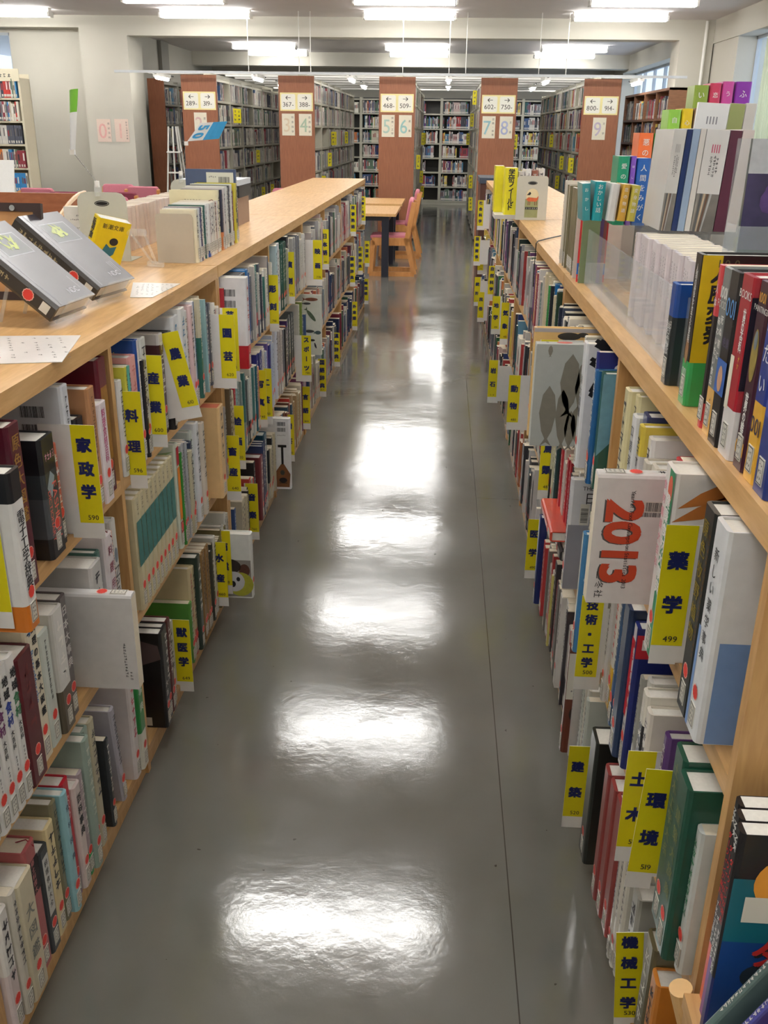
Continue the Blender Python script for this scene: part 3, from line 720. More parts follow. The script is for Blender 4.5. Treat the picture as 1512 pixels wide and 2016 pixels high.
def deco_watermelon(mb, S, A, d, h, t):
    for k, (u, v, c) in enumerate(((.55, .78, (150, 176, 130)), (.55, .78, (84, 116, 74)), (.52, .70, (140, 168, 120)), (.5, .62, (92, 124, 82)))):
        mb.shape(A, [(d * (u - .42), h * (v - .16)), (d * (u - .2), h * (v - .1)), (d * (u + .2), h * (v + .08)), (d * (u + .42), h * (v + .16)), (d * (u + .1), h * (v + .12)), (d * (u - .3), h * (v - .02))] if k % 2 == 0 else [(d * (u - .3), h * (v - .1)), (d * (u + .3), h * (v + .1)), (d * (u + .2), h * (v + .12)), (d * (u - .36), h * (v - .06))], mat(c, .5, .1, 20), .0004 + k * .0002)
    mb.quad(S, -t * .4, h * .80, t * .4, h * .97, mat((176, 34, 50), .5, .05)); mb.quad(S, -t * .4, h * .28, t * .4, h * .78, mat((222, 132, 40), .5, .05)); mb.quad(S, -t * .4, h * .06, t * .4, h * .26, mat((180, 34, 50), .5, .05), .0003)
def deco_teal(mb, S, A, d, h, t):
    mb.quad(S, -t * .46, h * .40, t * .46, h * .80, mat((62, 118, 112), .5, .06)); mb.vscrib(S, 0, h * .97, h * .84, .011, mat((120, 110, 84), .5, 0)); mb.vscrib(S, 0, h * .22, h * .13, .010, INK, 3)
def deco_bistro(mb, S, A, d, h, t):
    B_ = mat((40, 110, 170), .5, 0)
    mb.htext(S, 'BistroMarche', -t * .22, h * .62, .014, B_, .004, rot=-math.pi / 2); mb.scrib(S, -t * .2, h * .93, t * .4, B_)
    mb.vtext(S, '調理の基本大図鑑', t * .12, h * .97, h * .30, .0185, INK, .03)
def deco_shokuzai(mb, S, A, d, h, t, kc=(200, 110, 60)):
    mb.vtext(S, '地域', 0, h * .93, h * .76, .021, INK, .03); mb.vtext(S, '食材', 0, h * .76, h * .58, .023, mat(kc, .5, 0), .03); mb.vtext(S, '大百科', 0, h * .56, h * .42, .012, INK, .02); mb.vscrib(S, 0, h * .38, h * .24, .006, INK)
def kz(c): return lambda *a: deco_shokuzai(*a, kc=c)
def deco_hyakka(mb, S, A, d, h, t):
    mb.vtext(S, '百科事典', 0, h * .92, h * .5, .022, INK, .03)
def deco_cat(mb, S, A, d, h, t):
    B_ = mat((92, 76, 76), .5, .15, 20)
    mb.shape(A, [(d * .02, h * .98), (d * .55, h * .96), (d * .95, h * .88), (d * .98, h * .74), (d * .7, h * .66), (d * .62, h * .58), (d * .45, h * .6), (d * .3, h * .72)], B_, .0005)
    mb.quad(A, d * .28, h * .02, d * .80, h * .11, LABEL, .0006); mb.hscrib(A, d * .34, d * .7, h * .085, .005, INK); mb.hscrib(A, d * .34, d * .6, h * .05, .005, INK)
    mb.vtext(S, '大百科', 0, h * .5, h * .2, t * .5, WHITE, .01)
def deco_eishi(mb, S, A, d, h, t):
    cover_barcodes(mb, S, A, d, h, t)
BW, GR = (226, 226, 224), (176, 178, 180)
row('L', 1, 0, [
    ('@', 1.17), ('fill', 1.29, PAL_MIX, .2, .26),
    (44, 268, (214, 122, 40), {'n': 'thick white dictionary, black top and orange foot', 'x': -.632, 'bands': [(.17, (232, 230, 226)), (.82, (30, 30, 34))], 'title': '電子工学辞典', 'tc': (30, 30, 34), 'tz': (.26, .76), 'tsize': .025, 'deco': cover_barcodes, 'd': .19}),
    ('@', 1.385), (20, 215, (208, 196, 40), {'n': 'slim yellow book with dark lettering', 'tc': (40, 40, 60), 'tsize': .013}),
    (22, 200, (150, 62, 92), {'n': 'slim magenta and pink book', 'bands': [(.82, (214, 170, 180))]}),
    (52, 295, (88, 24, 42), {'n': 'tall maroon book with gold letters', 'title': '原色大図鑑', 'tc': (170, 130, 60), 'tz': (.4, .95), 'tsize': .03}),
    ('@', 1.555), (66, 232, (34, 34, 38), {'n': 'thick black fashion dictionary with red lettering', 'bands': [(.18, (84, 88, 92)), (.52, (60, 66, 70)), (.72, (32, 32, 36))], 'title': '-', 'deco': deco_fashion}),
    (32, 200, (32, 30, 34), {'n': 'orange book with black foot', 'bands': [(.30, (208, 100, 76))]}), ('@', 1.678),
    (38, 297, (206, 208, 212), {'n': 'big grey-white book with two barcodes', 'deco': cover_barcodes, 'tsize': .012, 'd': .21}),
    ('@', 1.745), (42, 215, (40, 36, 40), {'n': 'black book with white pages'}),
    ('@', 1.80), (42, 262, (186, 134, 92), {'n': 'tan cloth hardback', 'tc': (110, 74, 50), 'tsize': .012}),
    (52, 218, (232, 222, 224), {'n': 'white book with magenta title strip', 'tc': (190, 60, 120), 'tsize': .022, 'title': '料理食材百科'}),
    (56, 298, (100, 26, 42), {'n': 'tall maroon book with worn gold spine', 'deco': deco_gold, 'title': '-', 'd': .21}),
], 1)
row('L', 1, 1, [
    (26, 225, BW, {'n': 'white patterned paperback'}), (13, 250, (200, 196, 70), {}), (16, 250, (90, 172, 160), {}), (11, 248, (40, 60, 50), {}),
    (48, 262, (222, 160, 156), {'n': 'salmon pink book with faded spine', 'x': -.70, 'tc': (200, 120, 116)}),
    (26, 292, (30, 76, 150), {'n': 'blue 2014 edition book with red circle', 'deco': deco_2014, 'd': .2, 'spine': (220, 214, 210)}), (18, 240, (34, 34, 38), {}),
    (48, 285, (214, 214, 208), {'n': 'white book showing a black-framed cover'}), ('@', 2.345), (40, 262, (70, 30, 34), {'bands': [(.9, (206, 200, 196))]}), (26, 262, (42, 40, 42), {'n': 'black-framed album'}),
    ('@', 2.46), (58, 285, (222, 224, 224), {'n': 'tall white atlas with blue letters', 'tc': (90, 140, 170)}), (50, 297, (228, 228, 226), {'n': 'tallest white atlas', 'tc': (90, 140, 170)}),
    (14, 250, (30, 120, 170), {'bands': [(.5, (226, 224, 220))]}), (28, 280, (206, 206, 200), {'tc': (120, 90, 60)}), (30, 290, (220, 190, 190), {}), (22, 297, (222, 222, 226), {'spine': (52, 100, 150)}),
    (24, 298, (204, 196, 168), {}), (24, 298, (212, 204, 176), {}), (24, 292, (48, 108, 96), {'n': 'green and cream set volume', 'bands': [(.62, (206, 198, 172))]}), (24, 292, (48, 108, 96), {'n': 'green and cream set volume', 'bands': [(.62, (206, 198, 172))]}), (24, 292, (48, 108, 96), {'n': 'green and cream set volume', 'bands': [(.62, (206, 198, 172))]}),
    (14, 280, (150, 186, 190), {}), (12, 250, (176, 40, 56), {}), ('fill', 3.02, PAL_LIGHT, .22, .28)], 2)
row('L', 1, 2, [(12, 270, (190, 50, 64), {}),
    ('@', 3.095), (50, 300, (176, 26, 38), {'n': 'white and red dictionary with barcodes', 'x': -.632, 'bands': [(.26, (226, 226, 228))], 'deco': cover_barcodes, 'tc': (190, 40, 50), 'd': .2}),
    ] + [(30, 292, (70, 74, 78), {'n': 'dark grey gridded volume', 'x': -.672, 'tc': (40, 42, 46), 'bands': [(.13, (96, 98, 100))]})] * 5 + [
    (40, 297, (34, 116, 180), {'n': 'bright blue tall volume', 'x': -.67}), (46, 280, (46, 70, 140), {'x': -.68}), (34, 262, (206, 196, 176), {}), (28, 240, (214, 208, 196), {}), ('fill', 3.96, PAL_LIGHT + [(60, 120, 110)], .2, .28)], 3)
row('L', 1, 3, [('@', 4.06), (40, 295, (176, 200, 206), {}), (66, 298, (226, 226, 224), {'n': 'broad white dictionary'}), (30, 270, (204, 198, 180), {})] + [(28, 285, (28, 84, 72), {'n': 'dark green volume'})] * 6 + [(22, 250, (190, 190, 170), {}), (50, 300, (34, 36, 42), {}), (40, 285, (214, 208, 196), {}), ('fill', 4.95, PAL_LIGHT, .2, .28)], 4)
row('L', 2, 0, [
    ('@', 1.17), ('fill', 1.225, [BW], .28, .29)] + [(31, 285, (228, 226, 222), {'n': 'white food encyclopedia with %s kanji' % cn, 'title': '-', 'deco': kz(cc), 'x': -.695}) for cn, cc in (('orange', (206, 110, 60)), ('purple', (110, 50, 100)), ('blue', (50, 70, 150)), ('green', (60, 120, 80)))] + [
    (66, 262, (92, 30, 38), {'n': 'thick dark maroon cloth book', 'tc': (120, 60, 60), 'x': -.695}),
    (52, 296, (222, 212, 186), {'n': 'cream bistro cookery encyclopedia with blue script', 'title': '-', 'deco': deco_bistro}),
    (48, 242, (198, 204, 194), {'n': 'pale green-white paperback', 'hard': False, 'tc': (70, 70, 70), 'tsize': .01}),
    (54, 262, (92, 82, 66), {'n': 'white book with brown foot', 'bands': [(.36, (214, 212, 206))]}),
    (38, 265, (92, 84, 84), {'n': 'dark book with black title panel', 'tc': (220, 216, 210), 'title': '日本大事典'}),
    ('@', 1.715), (62, 262, (196, 194, 190), {'n': 'white volume with pages uppermost', 'd': .2}), (26, 268, (70, 110, 100), {}),
    (48, 292, (222, 214, 216), {'n': 'white book with plum title panel', 'tc': (130, 40, 70), 'title': '料理用語', 'ribbon': (120, 24, 40)}), (16, 285, (228, 160, 120), {}), (40, 300, (206, 206, 200), {'n': 'white book with handwritten-style title', 'title': '-', 'deco': lambda mb, S, A, d, h, t: (mb.htext(S, 'Narcure', -.0, h * .4, .03, mat((90, 90, 90), .5, 0), .0, rot=-math.pi / 2), mb.ell(S, 0, h * .72, t * .25, .018, mat((120, 130, 140), .5, 0)))}), ], 5)
row('L', 2, 1, [('@', 2.03)] + [(37, 292, (206, 196, 160), {'n': 'cream volume with teal panel', 'title': '-', 'deco': deco_teal, 'x': -.70, 'seal': True})] * 9 + [('@', 2.40),
    (30, 308, (214, 222, 206), {'n': 'food book with a watermelon on its cover', 'title': '-', 'deco': deco_watermelon, 'd': .22}),
    (15, 275, (52, 140, 52), {'n': 'slim green book'})] + [(17, 290, (168, 170, 174), {'n': 'slim grey volume'})] * 4 + [(26, 252, (196, 190, 160), {}), (30, 268, (36, 52, 84), {'n': 'dark picture-spined book'}), (32, 290, (214, 222, 214), {'tc': (50, 80, 60)}), (38, 306, (226, 228, 232), {'n': 'tall white book'}), (20, 300, (222, 214, 206), {}), (34, 290, (214, 204, 190), {}),
    ('@', 2.80), (62, 300, (232, 196, 142), {'n': 'fat peach coloured book, pulled out', 'x': -.672, 'page': mat((216, 120, 90), .7, .05)}), (30, 240, (170, 30, 40), {}), ('fill', 3.02, PAL_LIGHT, .2, .27)], 6)
row('L', 2, 2, [(30, 290, (110, 96, 76), {}), (40, 270, (206, 196, 170), {}), (20, 250, (60, 130, 90), {}), (22, 280, (190, 50, 60), {}), (24, 300, (150, 190, 190), {})] + [('fill', 3.55, [(70, 128, 126), (150, 166, 160), (190, 196, 194), (214, 212, 204), (44, 48, 52), (90, 96, 100)], .24, .3), (26, 262, (20, 90, 110), {}), (30, 250, (220, 150, 130), {}), ('fill', 3.97, [(36, 40, 130), (50, 60, 120), (110, 90, 160), (190, 200, 220), (210, 206, 200)], .26, .3)], 7)
row('L', 2, 3, [(40, 305, (206, 212, 224), {'n': 'tall pale blue-white book'}), ('fill', 4.25, PAL_LIGHT, .24, .3), (60, 265, (40, 42, 46), {'n': 'broad black book'}), (20, 270, (230, 140, 110), {}), (30, 290, (64, 34, 96), {})] + [(26, 290, (76, 84, 84), {'n': 'grey-green volume'})] * 8 + [('@', 4.74), (30, 290, (200, 200, 190), {}), (24, 300, (120, 140, 60), {}), ('fill', 4.95, PAL_LIGHT, .2, .28)], 8)
row('L', 3, 0, [('@', 1.165),
    (38, 262, (216, 200, 198), {'n': 'white book with pinkish red lower half', 'bands': [(.5, (226, 222, 216))]}), (24, 275, (206, 200, 186), {}), 
    (62, 268, (206, 196, 168), {'n': 'fat worn cream field guide', 'title': '大図鑑', 'tc': (130, 132, 126), 'tz': (.3, .8), 'tsize': .034, 'x': -.692}),
    (48, 288, (176, 92, 92), {'n': 'pink book with black title block', 'deco': lambda mb, S, A, d, h, t: (mb.quad(S, -t * .45, h * .62, t * .45, h * .88, mat((34, 26, 30), .5, 0)), mb.vtext(S, '郷土料理大', 0, h * .88, h * .62, .014, mat((206, 130, 130), .5, 0), .01)), 'title': '-', 'page': PAGE, 'ribbon': (150, 40, 50)}),
    (42, 240, (56, 60, 64), {'n': 'dark grey book with white title strip', 'deco': lambda mb, S, A, d, h, t: (mb.quad(S, -t * .3, h * .36, t * .3, h * .93, mat((206, 204, 198), .5, 0)), mb.vtext(S, '料理食材大全', 0, h * .9, h * .42, .015, INK, .01, .0009)), 'title': '-'}),
    (40, 262, (222, 204, 156), {'n': 'stout cream book'}),
    (26, 288, (130, 124, 96), {'n': 'olive faded encyclopedia', 'tc': (50, 60, 56)}), (26, 290, (150, 196, 204), {'n': 'pale blue food handbook', 'title': '食材図典', 'tc': (40, 50, 90)}),
    (38, 292, (140, 90, 140), {'n': 'red food encyclopedia with white script', 'bands': [(.2, (190, 34, 50))], 'title': '>FOOD', 'tc': (240, 200, 200), 'tz': (.6, .96), 'tsize': .014}),
    (36, 255, (222, 206, 200), {'n': 'white encyclopedia with black kanji', 'title': '-', 'deco': deco_hyakka}),
    (24, 262, (40, 160, 80), {'n': 'grey-mauve book with green foot', 'bands': [(.24, (176, 160, 164))]}),
    (32, 325, (150, 168, 156), {'n': 'faded teal slipcase', 'hard': True, 'tc': (200, 206, 190)}), (32, 325, (146, 164, 152), {'n': 'faded teal slipcase', 'tc': (200, 206, 190)}), (34, 325, (196, 188, 160), {'n': 'cream slipcase with faded spine'}),
    ('@', 1.70), (20, 235, (52, 56, 60), {}), ('@', 1.79), (26, 270, (190, 186, 196), {'n': 'grey slim album leaning over', 'lean': .1}),
    ('@', 1.87), (40, 280, (226, 218, 216), {'n': 'white book with pink curved lines', 'tc': (200, 60, 90)}), (44, 300, (222, 220, 206), {'n': 'green and white reference book', 'bands': [(.35, (40, 140, 64))], 'title': '大事典', 'tc': (226, 230, 220), 'tz': (.5, .95)}), ], 9)
row('L', 3, 1, [('@', 2.09),
    (38, 285, (30, 30, 34), {'n': 'black book with a dark animal shape on its cover', 'title': '-', 'deco': deco_cat, 'x': -.685, 'd': .21}), (36, 280, (40, 40, 44), {'x': -.69}), (34, 280, (90, 40, 40), {'x': -.69}), (40, 250, (206, 206, 180), {'bands': [(.6, (190, 196, 176))]}),
    ('@', 2.42), (24, 200, (86, 150, 60), {}), (26, 300, (206, 190, 150), {'tc': (190, 80, 70)}), (30, 290, (196, 90, 80), {'bands': [(.3, (206, 190, 150))]}), (40, 310, (44, 62, 52), {'n': 'broad dark green book', 'x': -.69}), (24, 290, (206, 196, 180), {})] + [(24, 290, (150, 116, 70), {'n': 'wheat-coloured volume'})] * 4 + [('fill', 3.02, [(120, 110, 70), (214, 214, 206), (60, 60, 50), (190, 190, 180)], .24, .3)], 10)
row('L', 3, 2, [('g', 18), (22, 230, (60, 90, 150), {}), ('@', 3.20), ('fill', 3.45, [(190, 60, 50), (206, 196, 170), (40, 40, 42), (160, 160, 150)], .2, .27), (30, 285, (30, 30, 34), {}), ('@', 3.545), (56, 270, (130, 60, 64), {'n': 'broad faded maroon book'})] + [(30, 300, (40, 54, 96), {'n': 'navy volume'})] * 3 + [(24, 270, (196, 190, 176), {}), (62, 310, (36, 84, 104), {'n': 'broad petrol blue book'}), ('fill', 3.96, [(50, 60, 100), (206, 196, 170), (30, 30, 34)], .22, .3)], 11)
row('L', 3, 3, [('@', 4.07), ('fill', 4.42, [(60, 90, 110), (206, 60, 50), (206, 200, 180), (120, 70, 50)], .22, .3), ('fill', 4.78, [(196, 176, 140), (180, 150, 110), (214, 206, 190)], .24, .3), ('fill', 4.95, [(190, 176, 180), (120, 60, 100)], .26, .3)], 12)
# deeper bays of the left bookcase, too small to tell book from book
DEEP = [(206, 202, 194), (190, 186, 180), (176, 160, 150), (200, 110, 80), (100, 40, 60), (130, 36, 60), (60, 100, 80), (40, 60, 100), (150, 160, 170), (214, 208, 196), (90, 90, 96), (170, 166, 150)]
for b_ in (4, 5, 6, 7):
    for tr_ in (1, 2, 3): bulk_row('L', tr_, b_, {1: PAL_LIGHT, 2: DEEP, 3: DEEP + [(34, 50, 90)] * 4}[tr_], 40, y0=5.22 if (b_ == 4 and tr_ == 1) else None)

# ---- right bookcase
def deco_shin(mb, S, A, d, h, t):
    K = mat((44, 46, 50), .5, 0); Bb = mat((120, 152, 200), .4, .03)
    mb.quad(A, 0.012, .001, d, h * .5, Bb); mb.quad(S, -t * .48, .001, -t * .30, h * .5, Bb)
    mb.vtext(S, '新しい薬学事典', 0, h * .90, h * .36, .020, K, .006); mb.scrib(S, 0, h * .22, .02, mat((90, 150, 180), .5, 0))
    mb.htext(A, '新しい', d * .75, h * .76, .028, K, .004); mb.hscrib(A, d * .55, d * .95, h * .62, .01, K); mb.htext(A, 'B', d * .8, h * .36, .05, mat((226, 232, 240), .5, 0), 0); mb.ell(A, d * .8, h * .18, .02, .02, mat((226, 232, 240), .5, 0))
    mb.quad(A, d * .30, h * .26, d * .62, h * .45, LABEL, .0006); mb.barcode(A, d * .40, h * .28, d * .1, h * .15, vert=True); mb.vscrib(A, d * .56, h * .44, h * .27, .009, INK)
def deco_gold2(mb, S, A, d, h, t):
    G = mat((150, 128, 40), .45, .1); G2 = mat((120, 84, 40), .45, .1)
    mb.vtext(S, '原色牧野植物', -t * .1, h * .95, h * .35, .026, G, .01); mb.vscrib(S, t * .3, h * .9, h * .3, .008, G2)
def deco_carrot(mb, S, A, d, h, t):
    G = mat((40, 138, 92), .4, .03); O_ = mat((196, 120, 56), .5, .15, 30); K = mat((52, 84, 50), .6, .2, 40)
    mb.quad(S, 0, 0.001, t * .48, h * .999, G, .0003); mb.vtext(S, '健康食材大事典', t * .16, h * .88, h * .35, .024, WHITE, .03); mb.ell(S, t * .2, h * .90, t * .2, .022, mat((214, 96, 70), .5, 0))
    mb.vtext(S, '食材健康大百科', -t * .26, h * .93, h * .45, .017, mat((214, 150, 160), .5, 0), .02)
    for (a, b, l, r_) in ((.04, .83, .32, .055), (.01, .76, .36, .05)):
        u0, v0 = d * a, h * b; u1, v1 = u0 + d * l, v0 + h * .1
        n = Vector((-(v1 - v0), u1 - u0)).normalized() * .0125
        mb.shape(A, [(u0, v0), (u0 + (u1 - u0) * .5 - n.x * .8, v0 + (v1 - v0) * .5 - n.y * .8), (u1 - n.x, v1 - n.y), (u1 + .010, v1 + .002), (u1 + n.x, v1 + n.y), (u0 + (u1 - u0) * .5 + n.x * .8, v0 + (v1 - v0) * .5 + n.y * .8)], O_, .0006)
        for q in range(7): mb.shape(A, [(u1, v1 - .006), (u1 + .004, v1 + .006), (u1 + .06 + q * .004, v1 + .04 - q * .012)], K, .0008)
    for q in range(4): mb.ell(A, d * .34 + q % 2 * .020, h * .64 - q // 2 * .022, .012, .011, mat((96, 64, 50), .6, .2, 60), .0006)
    mb.ell(A, d * .46, h * .72, .022, .018, mat((206, 206, 190), .6, .05), .0006)
    for q in range(4): mb.shape(A, [(d * .04, h * .63), (d * .055, h * .63), (d * (.20 + q * .03), h * (.72 - q * .02)), (d * (.18 + q * .03), h * (.73 - q * .02))], K, .0006)
    mb.ell(A, d * .14, h * .585, .028, .008, mat((190, 130, 120), .6, .1), .0006)
def deco_umi(mb, S, A, d, h, t):
    K = mat((24, 24, 28), .5, 0); u0 = .005
    mb.char(A, '海', u0 + .078, h * .80, .15, K, .035, .0006)
    mb.barcode(A, d * .18, h * .36, .035, .045, vert=True); mb.ell(A, d * .2, h * .25, .016, .018, mat((190, 30, 50), .5, 0)); mb.vtext(S, '海大図鑑', 0, h * .75, h * .4, .024, K, .01)
def deco_si(mb, S, A, d, h, t):
    mb.quad(A, 0, h * .001, .03, h * .17, mat((222, 206, 60), .5, 0), .0003); mb.htext(A, 'SI', d * .30, h * .84, .05, WHITE, .01); mb.quad(S, -t * .45, .001, t * .45, h * .24, mat((222, 206, 60), .5, 0), .0003); mb.vscrib(S, 0, h * .95, h * .35, .01, WHITE)
def deco_sea(mb, S, A, d, h, t):
    mb.shape(A, [(0, h * .3), (d * .25, h * .5), (d * .35, h), (0, h)], mat((110, 160, 180), .4, .1)); mb.shape(A, [(d * .25, h * .1), (d * .5, h * .2), (d * .55, h * .9), (d * .32, h * .7)], mat((24, 32, 38), .4, .1), .0006); mb.ell(S, 0, h * .2, t * .3, .03, mat((206, 206, 196), .5, 0))
def deco_dk(mb, S, A, d, h, t):
    P = mat((150, 142, 126), .5, .08); mb.shape(A, [(.052, h * .22), (.062, h * .20), (.19, h * .20), (.19, h * .52), (.062, h * .52), (.052, h * .50)], P); K = mat((20, 22, 30), .5, 0)
    mb.char(A, '発', .098, h * .34, .052, K, .02, .0008); mb.char(A, '明', .155, h * .34, .052, K, .02, .0008); mb.quad(A, .066, h * .44, .092, h * .495, mat((170, 90, 84), .5, 0), .0006); mb.htext(A, 'DK', .079, h * .467, .012, P, 0, .0010)
    mb.quad(A, .0, h * .80, .08, h * .96, mat((190, 34, 48), .5, 0)); mb.quad(A, .01, h * .86, .08, h * .93, WHITE, .0006); mb.quad(S, -t * .47, h * .35, t * .0, h * .9, mat((200, 40, 52), .5, 0), .0003); mb.vtext(S, '暮らしの歴史', t * .1, h * .92, h * .4, .017, mat((200, 40, 52), .5, 0), .02); mb.vscrib(S, 0, h * .33, h * .1, .012, mat((60, 70, 90), .5, 0))
row('R', 1, 0, [('@', 1.085),
    (56, 309, (228, 230, 232), {'n': 'white and blue pharmacy encyclopedia, pulled out', 'x': .362, 'title': '-', 'deco': deco_shin, 'd': .215}),
    (54, 309, (36, 40, 40), {'n': 'black plant atlas with gold lettering', 'x': .362, 'title': '-', 'deco': deco_gold2, 'hard': True}),
    ('@', 1.293), (62, 312, (232, 226, 220), {'n': 'green and white food encyclopedia with painted carrots', 'x': .346, 'title': '-', 'deco': deco_carrot, 'd': .215, 'tc': (200, 60, 80)}),
    (26, 300, (226, 206, 206), {'n': 'white book with rows of red lettering', 'tc': (200, 60, 80), 'tsize': .02}), (24, 300, (190, 34, 48), {}), ('@', 1.53), (40, 235, (222, 214, 196), {}), (36, 230, (204, 196, 180), {}),
    (34, 262, (226, 222, 220), {'n': 'white book with red corner'}), (30, 275, (200, 196, 196), {'bands': [(.8, (214, 190, 70))]}), (46, 285, (42, 52, 96), {'n': 'stout navy book'}), (40, 270, (226, 226, 226), {'n': 'white phrase book', 'title': '口語英文典', 'tc': (60, 60, 66)}), (30, 300, (216, 206, 160), {}), (44, 302, (222, 212, 166), {'n': 'tall cream album'}), ], 21)
row('R', 1, 1, [('@', 2.06), (36, 270, (46, 92, 78), {'n': 'dark green and blue book', 'title': '-', 'deco': deco_sea, 'x': .365}), (26, 268, (32, 96, 150), {'n': 'sea blue book', 'x': .355}),
    (20, 305, (36, 44, 122), {'n': 'navy science unit book with large white letters', 'title': '-', 'deco': deco_si, 'x': .358, 'd': .2}), ('@', 2.21), (46, 305, (226, 228, 230), {'n': 'white ocean encyclopedia with bold black kanji', 'title': '-', 'deco': deco_umi, 'x': .345, 'd': .21}),
    ('@', 2.37), (24, 290, (200, 196, 184), {}), ('@', 2.47), ('fill', 2.99, [(34, 44, 66), (28, 34, 44), (60, 70, 90), (210, 206, 196)], .24, .29)], 22)
row('R', 1, 2, [(26, 290, (30, 60, 44), {'n': 'dark green ornamented book'}), (30, 295, (206, 210, 212), {}), (14, 280, (36, 60, 130), {}), (16, 270, (210, 196, 160), {}), (26, 298, (34, 48, 110), {'x': .39}), (40, 298, (24, 112, 170), {'n': 'large light blue book'}), (16, 290, (30, 34, 40), {}), (30, 300, (206, 204, 186), {}), (26, 290, (214, 212, 200), {}), (16, 280, (50, 140, 70), {}) ] + [(34, 300, (200, 188, 158), {'n': 'beige volume', 'title': '-'})] * 5 + [('fill', 3.97, PAL_MIX, .24, .29)], 23)
row('R', 2, 0, [('@', 1.03), (24, 250, (206, 210, 206), {'n': 'slim white book with green marks', 'tc': (60, 130, 90)}),
    (52, 300, (30, 82, 64), {'n': 'large dark green cloth reference book', 'x': .355, 'title': '建築大辞典', 'tc': (130, 136, 90), 'tsize': .026, 'tz': (.3, .85)}), (52, 308, (28, 78, 60), {'n': 'second large dark green cloth book', 'x': .36, 'title': '土木工学大系', 'tc': (130, 136, 90), 'tsize': .024}),
    ('@', 1.272), (26, 230, (96, 60, 120), {}), ('@', 1.345), (30, 225, (222, 214, 200), {}), (34, 240, (34, 34, 38), {'bands': [(.75, (226, 220, 206))]}), (30, 245, (214, 212, 204), {'tc': (60, 70, 130)}), (20, 235, (160, 158, 150), {}),
    ('@', 1.50), (36, 300, (34, 44, 112), {'n': 'navy inventions encyclopedia with a large tan plaque', 'title': '-', 'deco': deco_dk, 'spine': (226, 220, 218), 'x': .372, 'd': .21}),
    (50, 318, (40, 58, 92), {'n': 'thick navy book', 'x': .362, 'title': '-'}), (22, 262, (222, 218, 206), {}), (30, 272, (226, 222, 212), {'bands': [(.85, (222, 180, 60))], 'tc': (60, 60, 66)}), (26, 290, (60, 90, 130), {'x': .372}),
    ('@', 1.70), (30, 285, (222, 176, 50), {'n': 'yellow and white product handbook', 'bands': [(.34, (222, 218, 206))], 'tc': (200, 60, 50)}), (20, 262, (206, 202, 196), {}),
    ('@', 1.845), (30, 300, (190, 186, 176), {}), (16, 280, (224, 222, 214), {}), ('@', 1.93), (28, 296, (66, 128, 176), {'n': 'blue book with clouds on its cover', 'x': .335, 'spine': (222, 218, 204), 'title': '-', 'deco': lambda mb, S, A, d, h, t: [mb.ell(A, .03 + .03 * (q % 3), h * (.3 + .11 * q), .022, .014, mat((176, 196, 206), .6, .1, 20), n=12) for q in range(6)]}), ('fill', 2.0, [(206, 60, 60)], .25, .27)], 24)
row('R', 2, 1, [('@', 2.05), (20, 290, (40, 130, 100), {}), (24, 290, (214, 206, 176), {}), (34, 300, (44, 46, 48), {'n': 'black book with beige edge'}), ('@', 2.26), (30, 305, (214, 214, 216), {'n': 'white Japan encyclopedia with grey landscape cover', 'x': .348, 'd': .2, 'title': '-', 'deco': lambda mb, S, A, d, h, t: (mb.quad(A, 0, .001, d, h * .6, mat((150, 150, 158), .5, .12, 8)), mb.htext(A, '日本', .07, h * .84, .026, INK, .0), mb.htext(A, 'THE ENC', .06, h * .93, .011, INK, .0), mb.barcode(A, .03, h * .62, .018, .04, vert=True, bg=LABEL), mb.vscrib(S, 0, h * .9, h * .3, .012, INK))}),
    ('fill', 2.72, [(60, 56, 60), (120, 116, 110), (206, 200, 190), (190, 50, 60)], .22, .3), (40, 312, (28, 64, 66), {'n': 'tall dark teal book', 'x': .365}), (60, 305, (206, 206, 178), {}), ('fill', 2.99, [(200, 198, 170), (40, 44, 46)], .25, .3)], 25)
row('R', 3, 0, [('@', 1.1), (40, 270, (206, 130, 50), {}), (50, 300, (96, 88, 60), {'n': 'brown book with orange edging', 'x': .37}), ('@', 1.285), (46, 262, (160, 158, 148), {'n': 'grey slipcased book'}), ('@', 1.36), (22, 300, (216, 210, 196), {}), (22, 296, (222, 216, 204), {}), (18, 300, (206, 200, 190), {'tc': (60, 70, 90)}), ('@', 1.455),
    (50, 318, (150, 62, 58), {'n': 'brick red cloth volume, nearest of three', 'title': '-', 'x': .372}), (48, 318, (146, 60, 56), {'n': 'brick red cloth volume, middle of three', 'title': '-', 'x': .368}), (44, 318, (142, 58, 56), {'n': 'brick red cloth volume, farthest of three', 'title': '-', 'x': .364}),
    ('@', 1.66), (66, 315, (34, 38, 34), {'n': 'thick black book with white pages', 'x': .356, 'title': '-'}), (20, 300, (150, 160, 176), {}), ('@', 1.86), ('fill', 1.99, [(206, 206, 196), (196, 200, 190), (214, 210, 196)], .28, .31)], 26)
row('R', 3, 1, [('@', 2.05), (14, 300, (206, 206, 204), {}), (30, 310, (110, 56, 40), {'n': 'brown history book with painted faces', 'x': .352, 'spine': (214, 206, 200), 'title': '-', 'deco': lambda mb, S, A, d, h, t: (mb.quad(A, 0, h * .52, .09, h * .95, LABEL), mb.hscrib(A, .01, .07, h * .6, .006, INK), mb.ell(A, .04, h * .16, .02, .028, mat((170, 110, 76), .6, .2, 40)), mb.ell(A, .03, h * .38, .018, .024, mat((60, 44, 36), .6, .2, 40)), mb.ell(A, .08, h * .30, .02, .03, mat((150, 96, 70), .6, .2, 40)))}), ('fill', 2.90, [(206, 202, 196), (60, 56, 60), (120, 116, 110), (190, 60, 60), (214, 206, 120), (222, 220, 214)], .24, .31), (40, 316, (34, 48, 104), {'n': 'tall navy book, pulled out', 'x': .355, 'title': '-'}), ], 27)
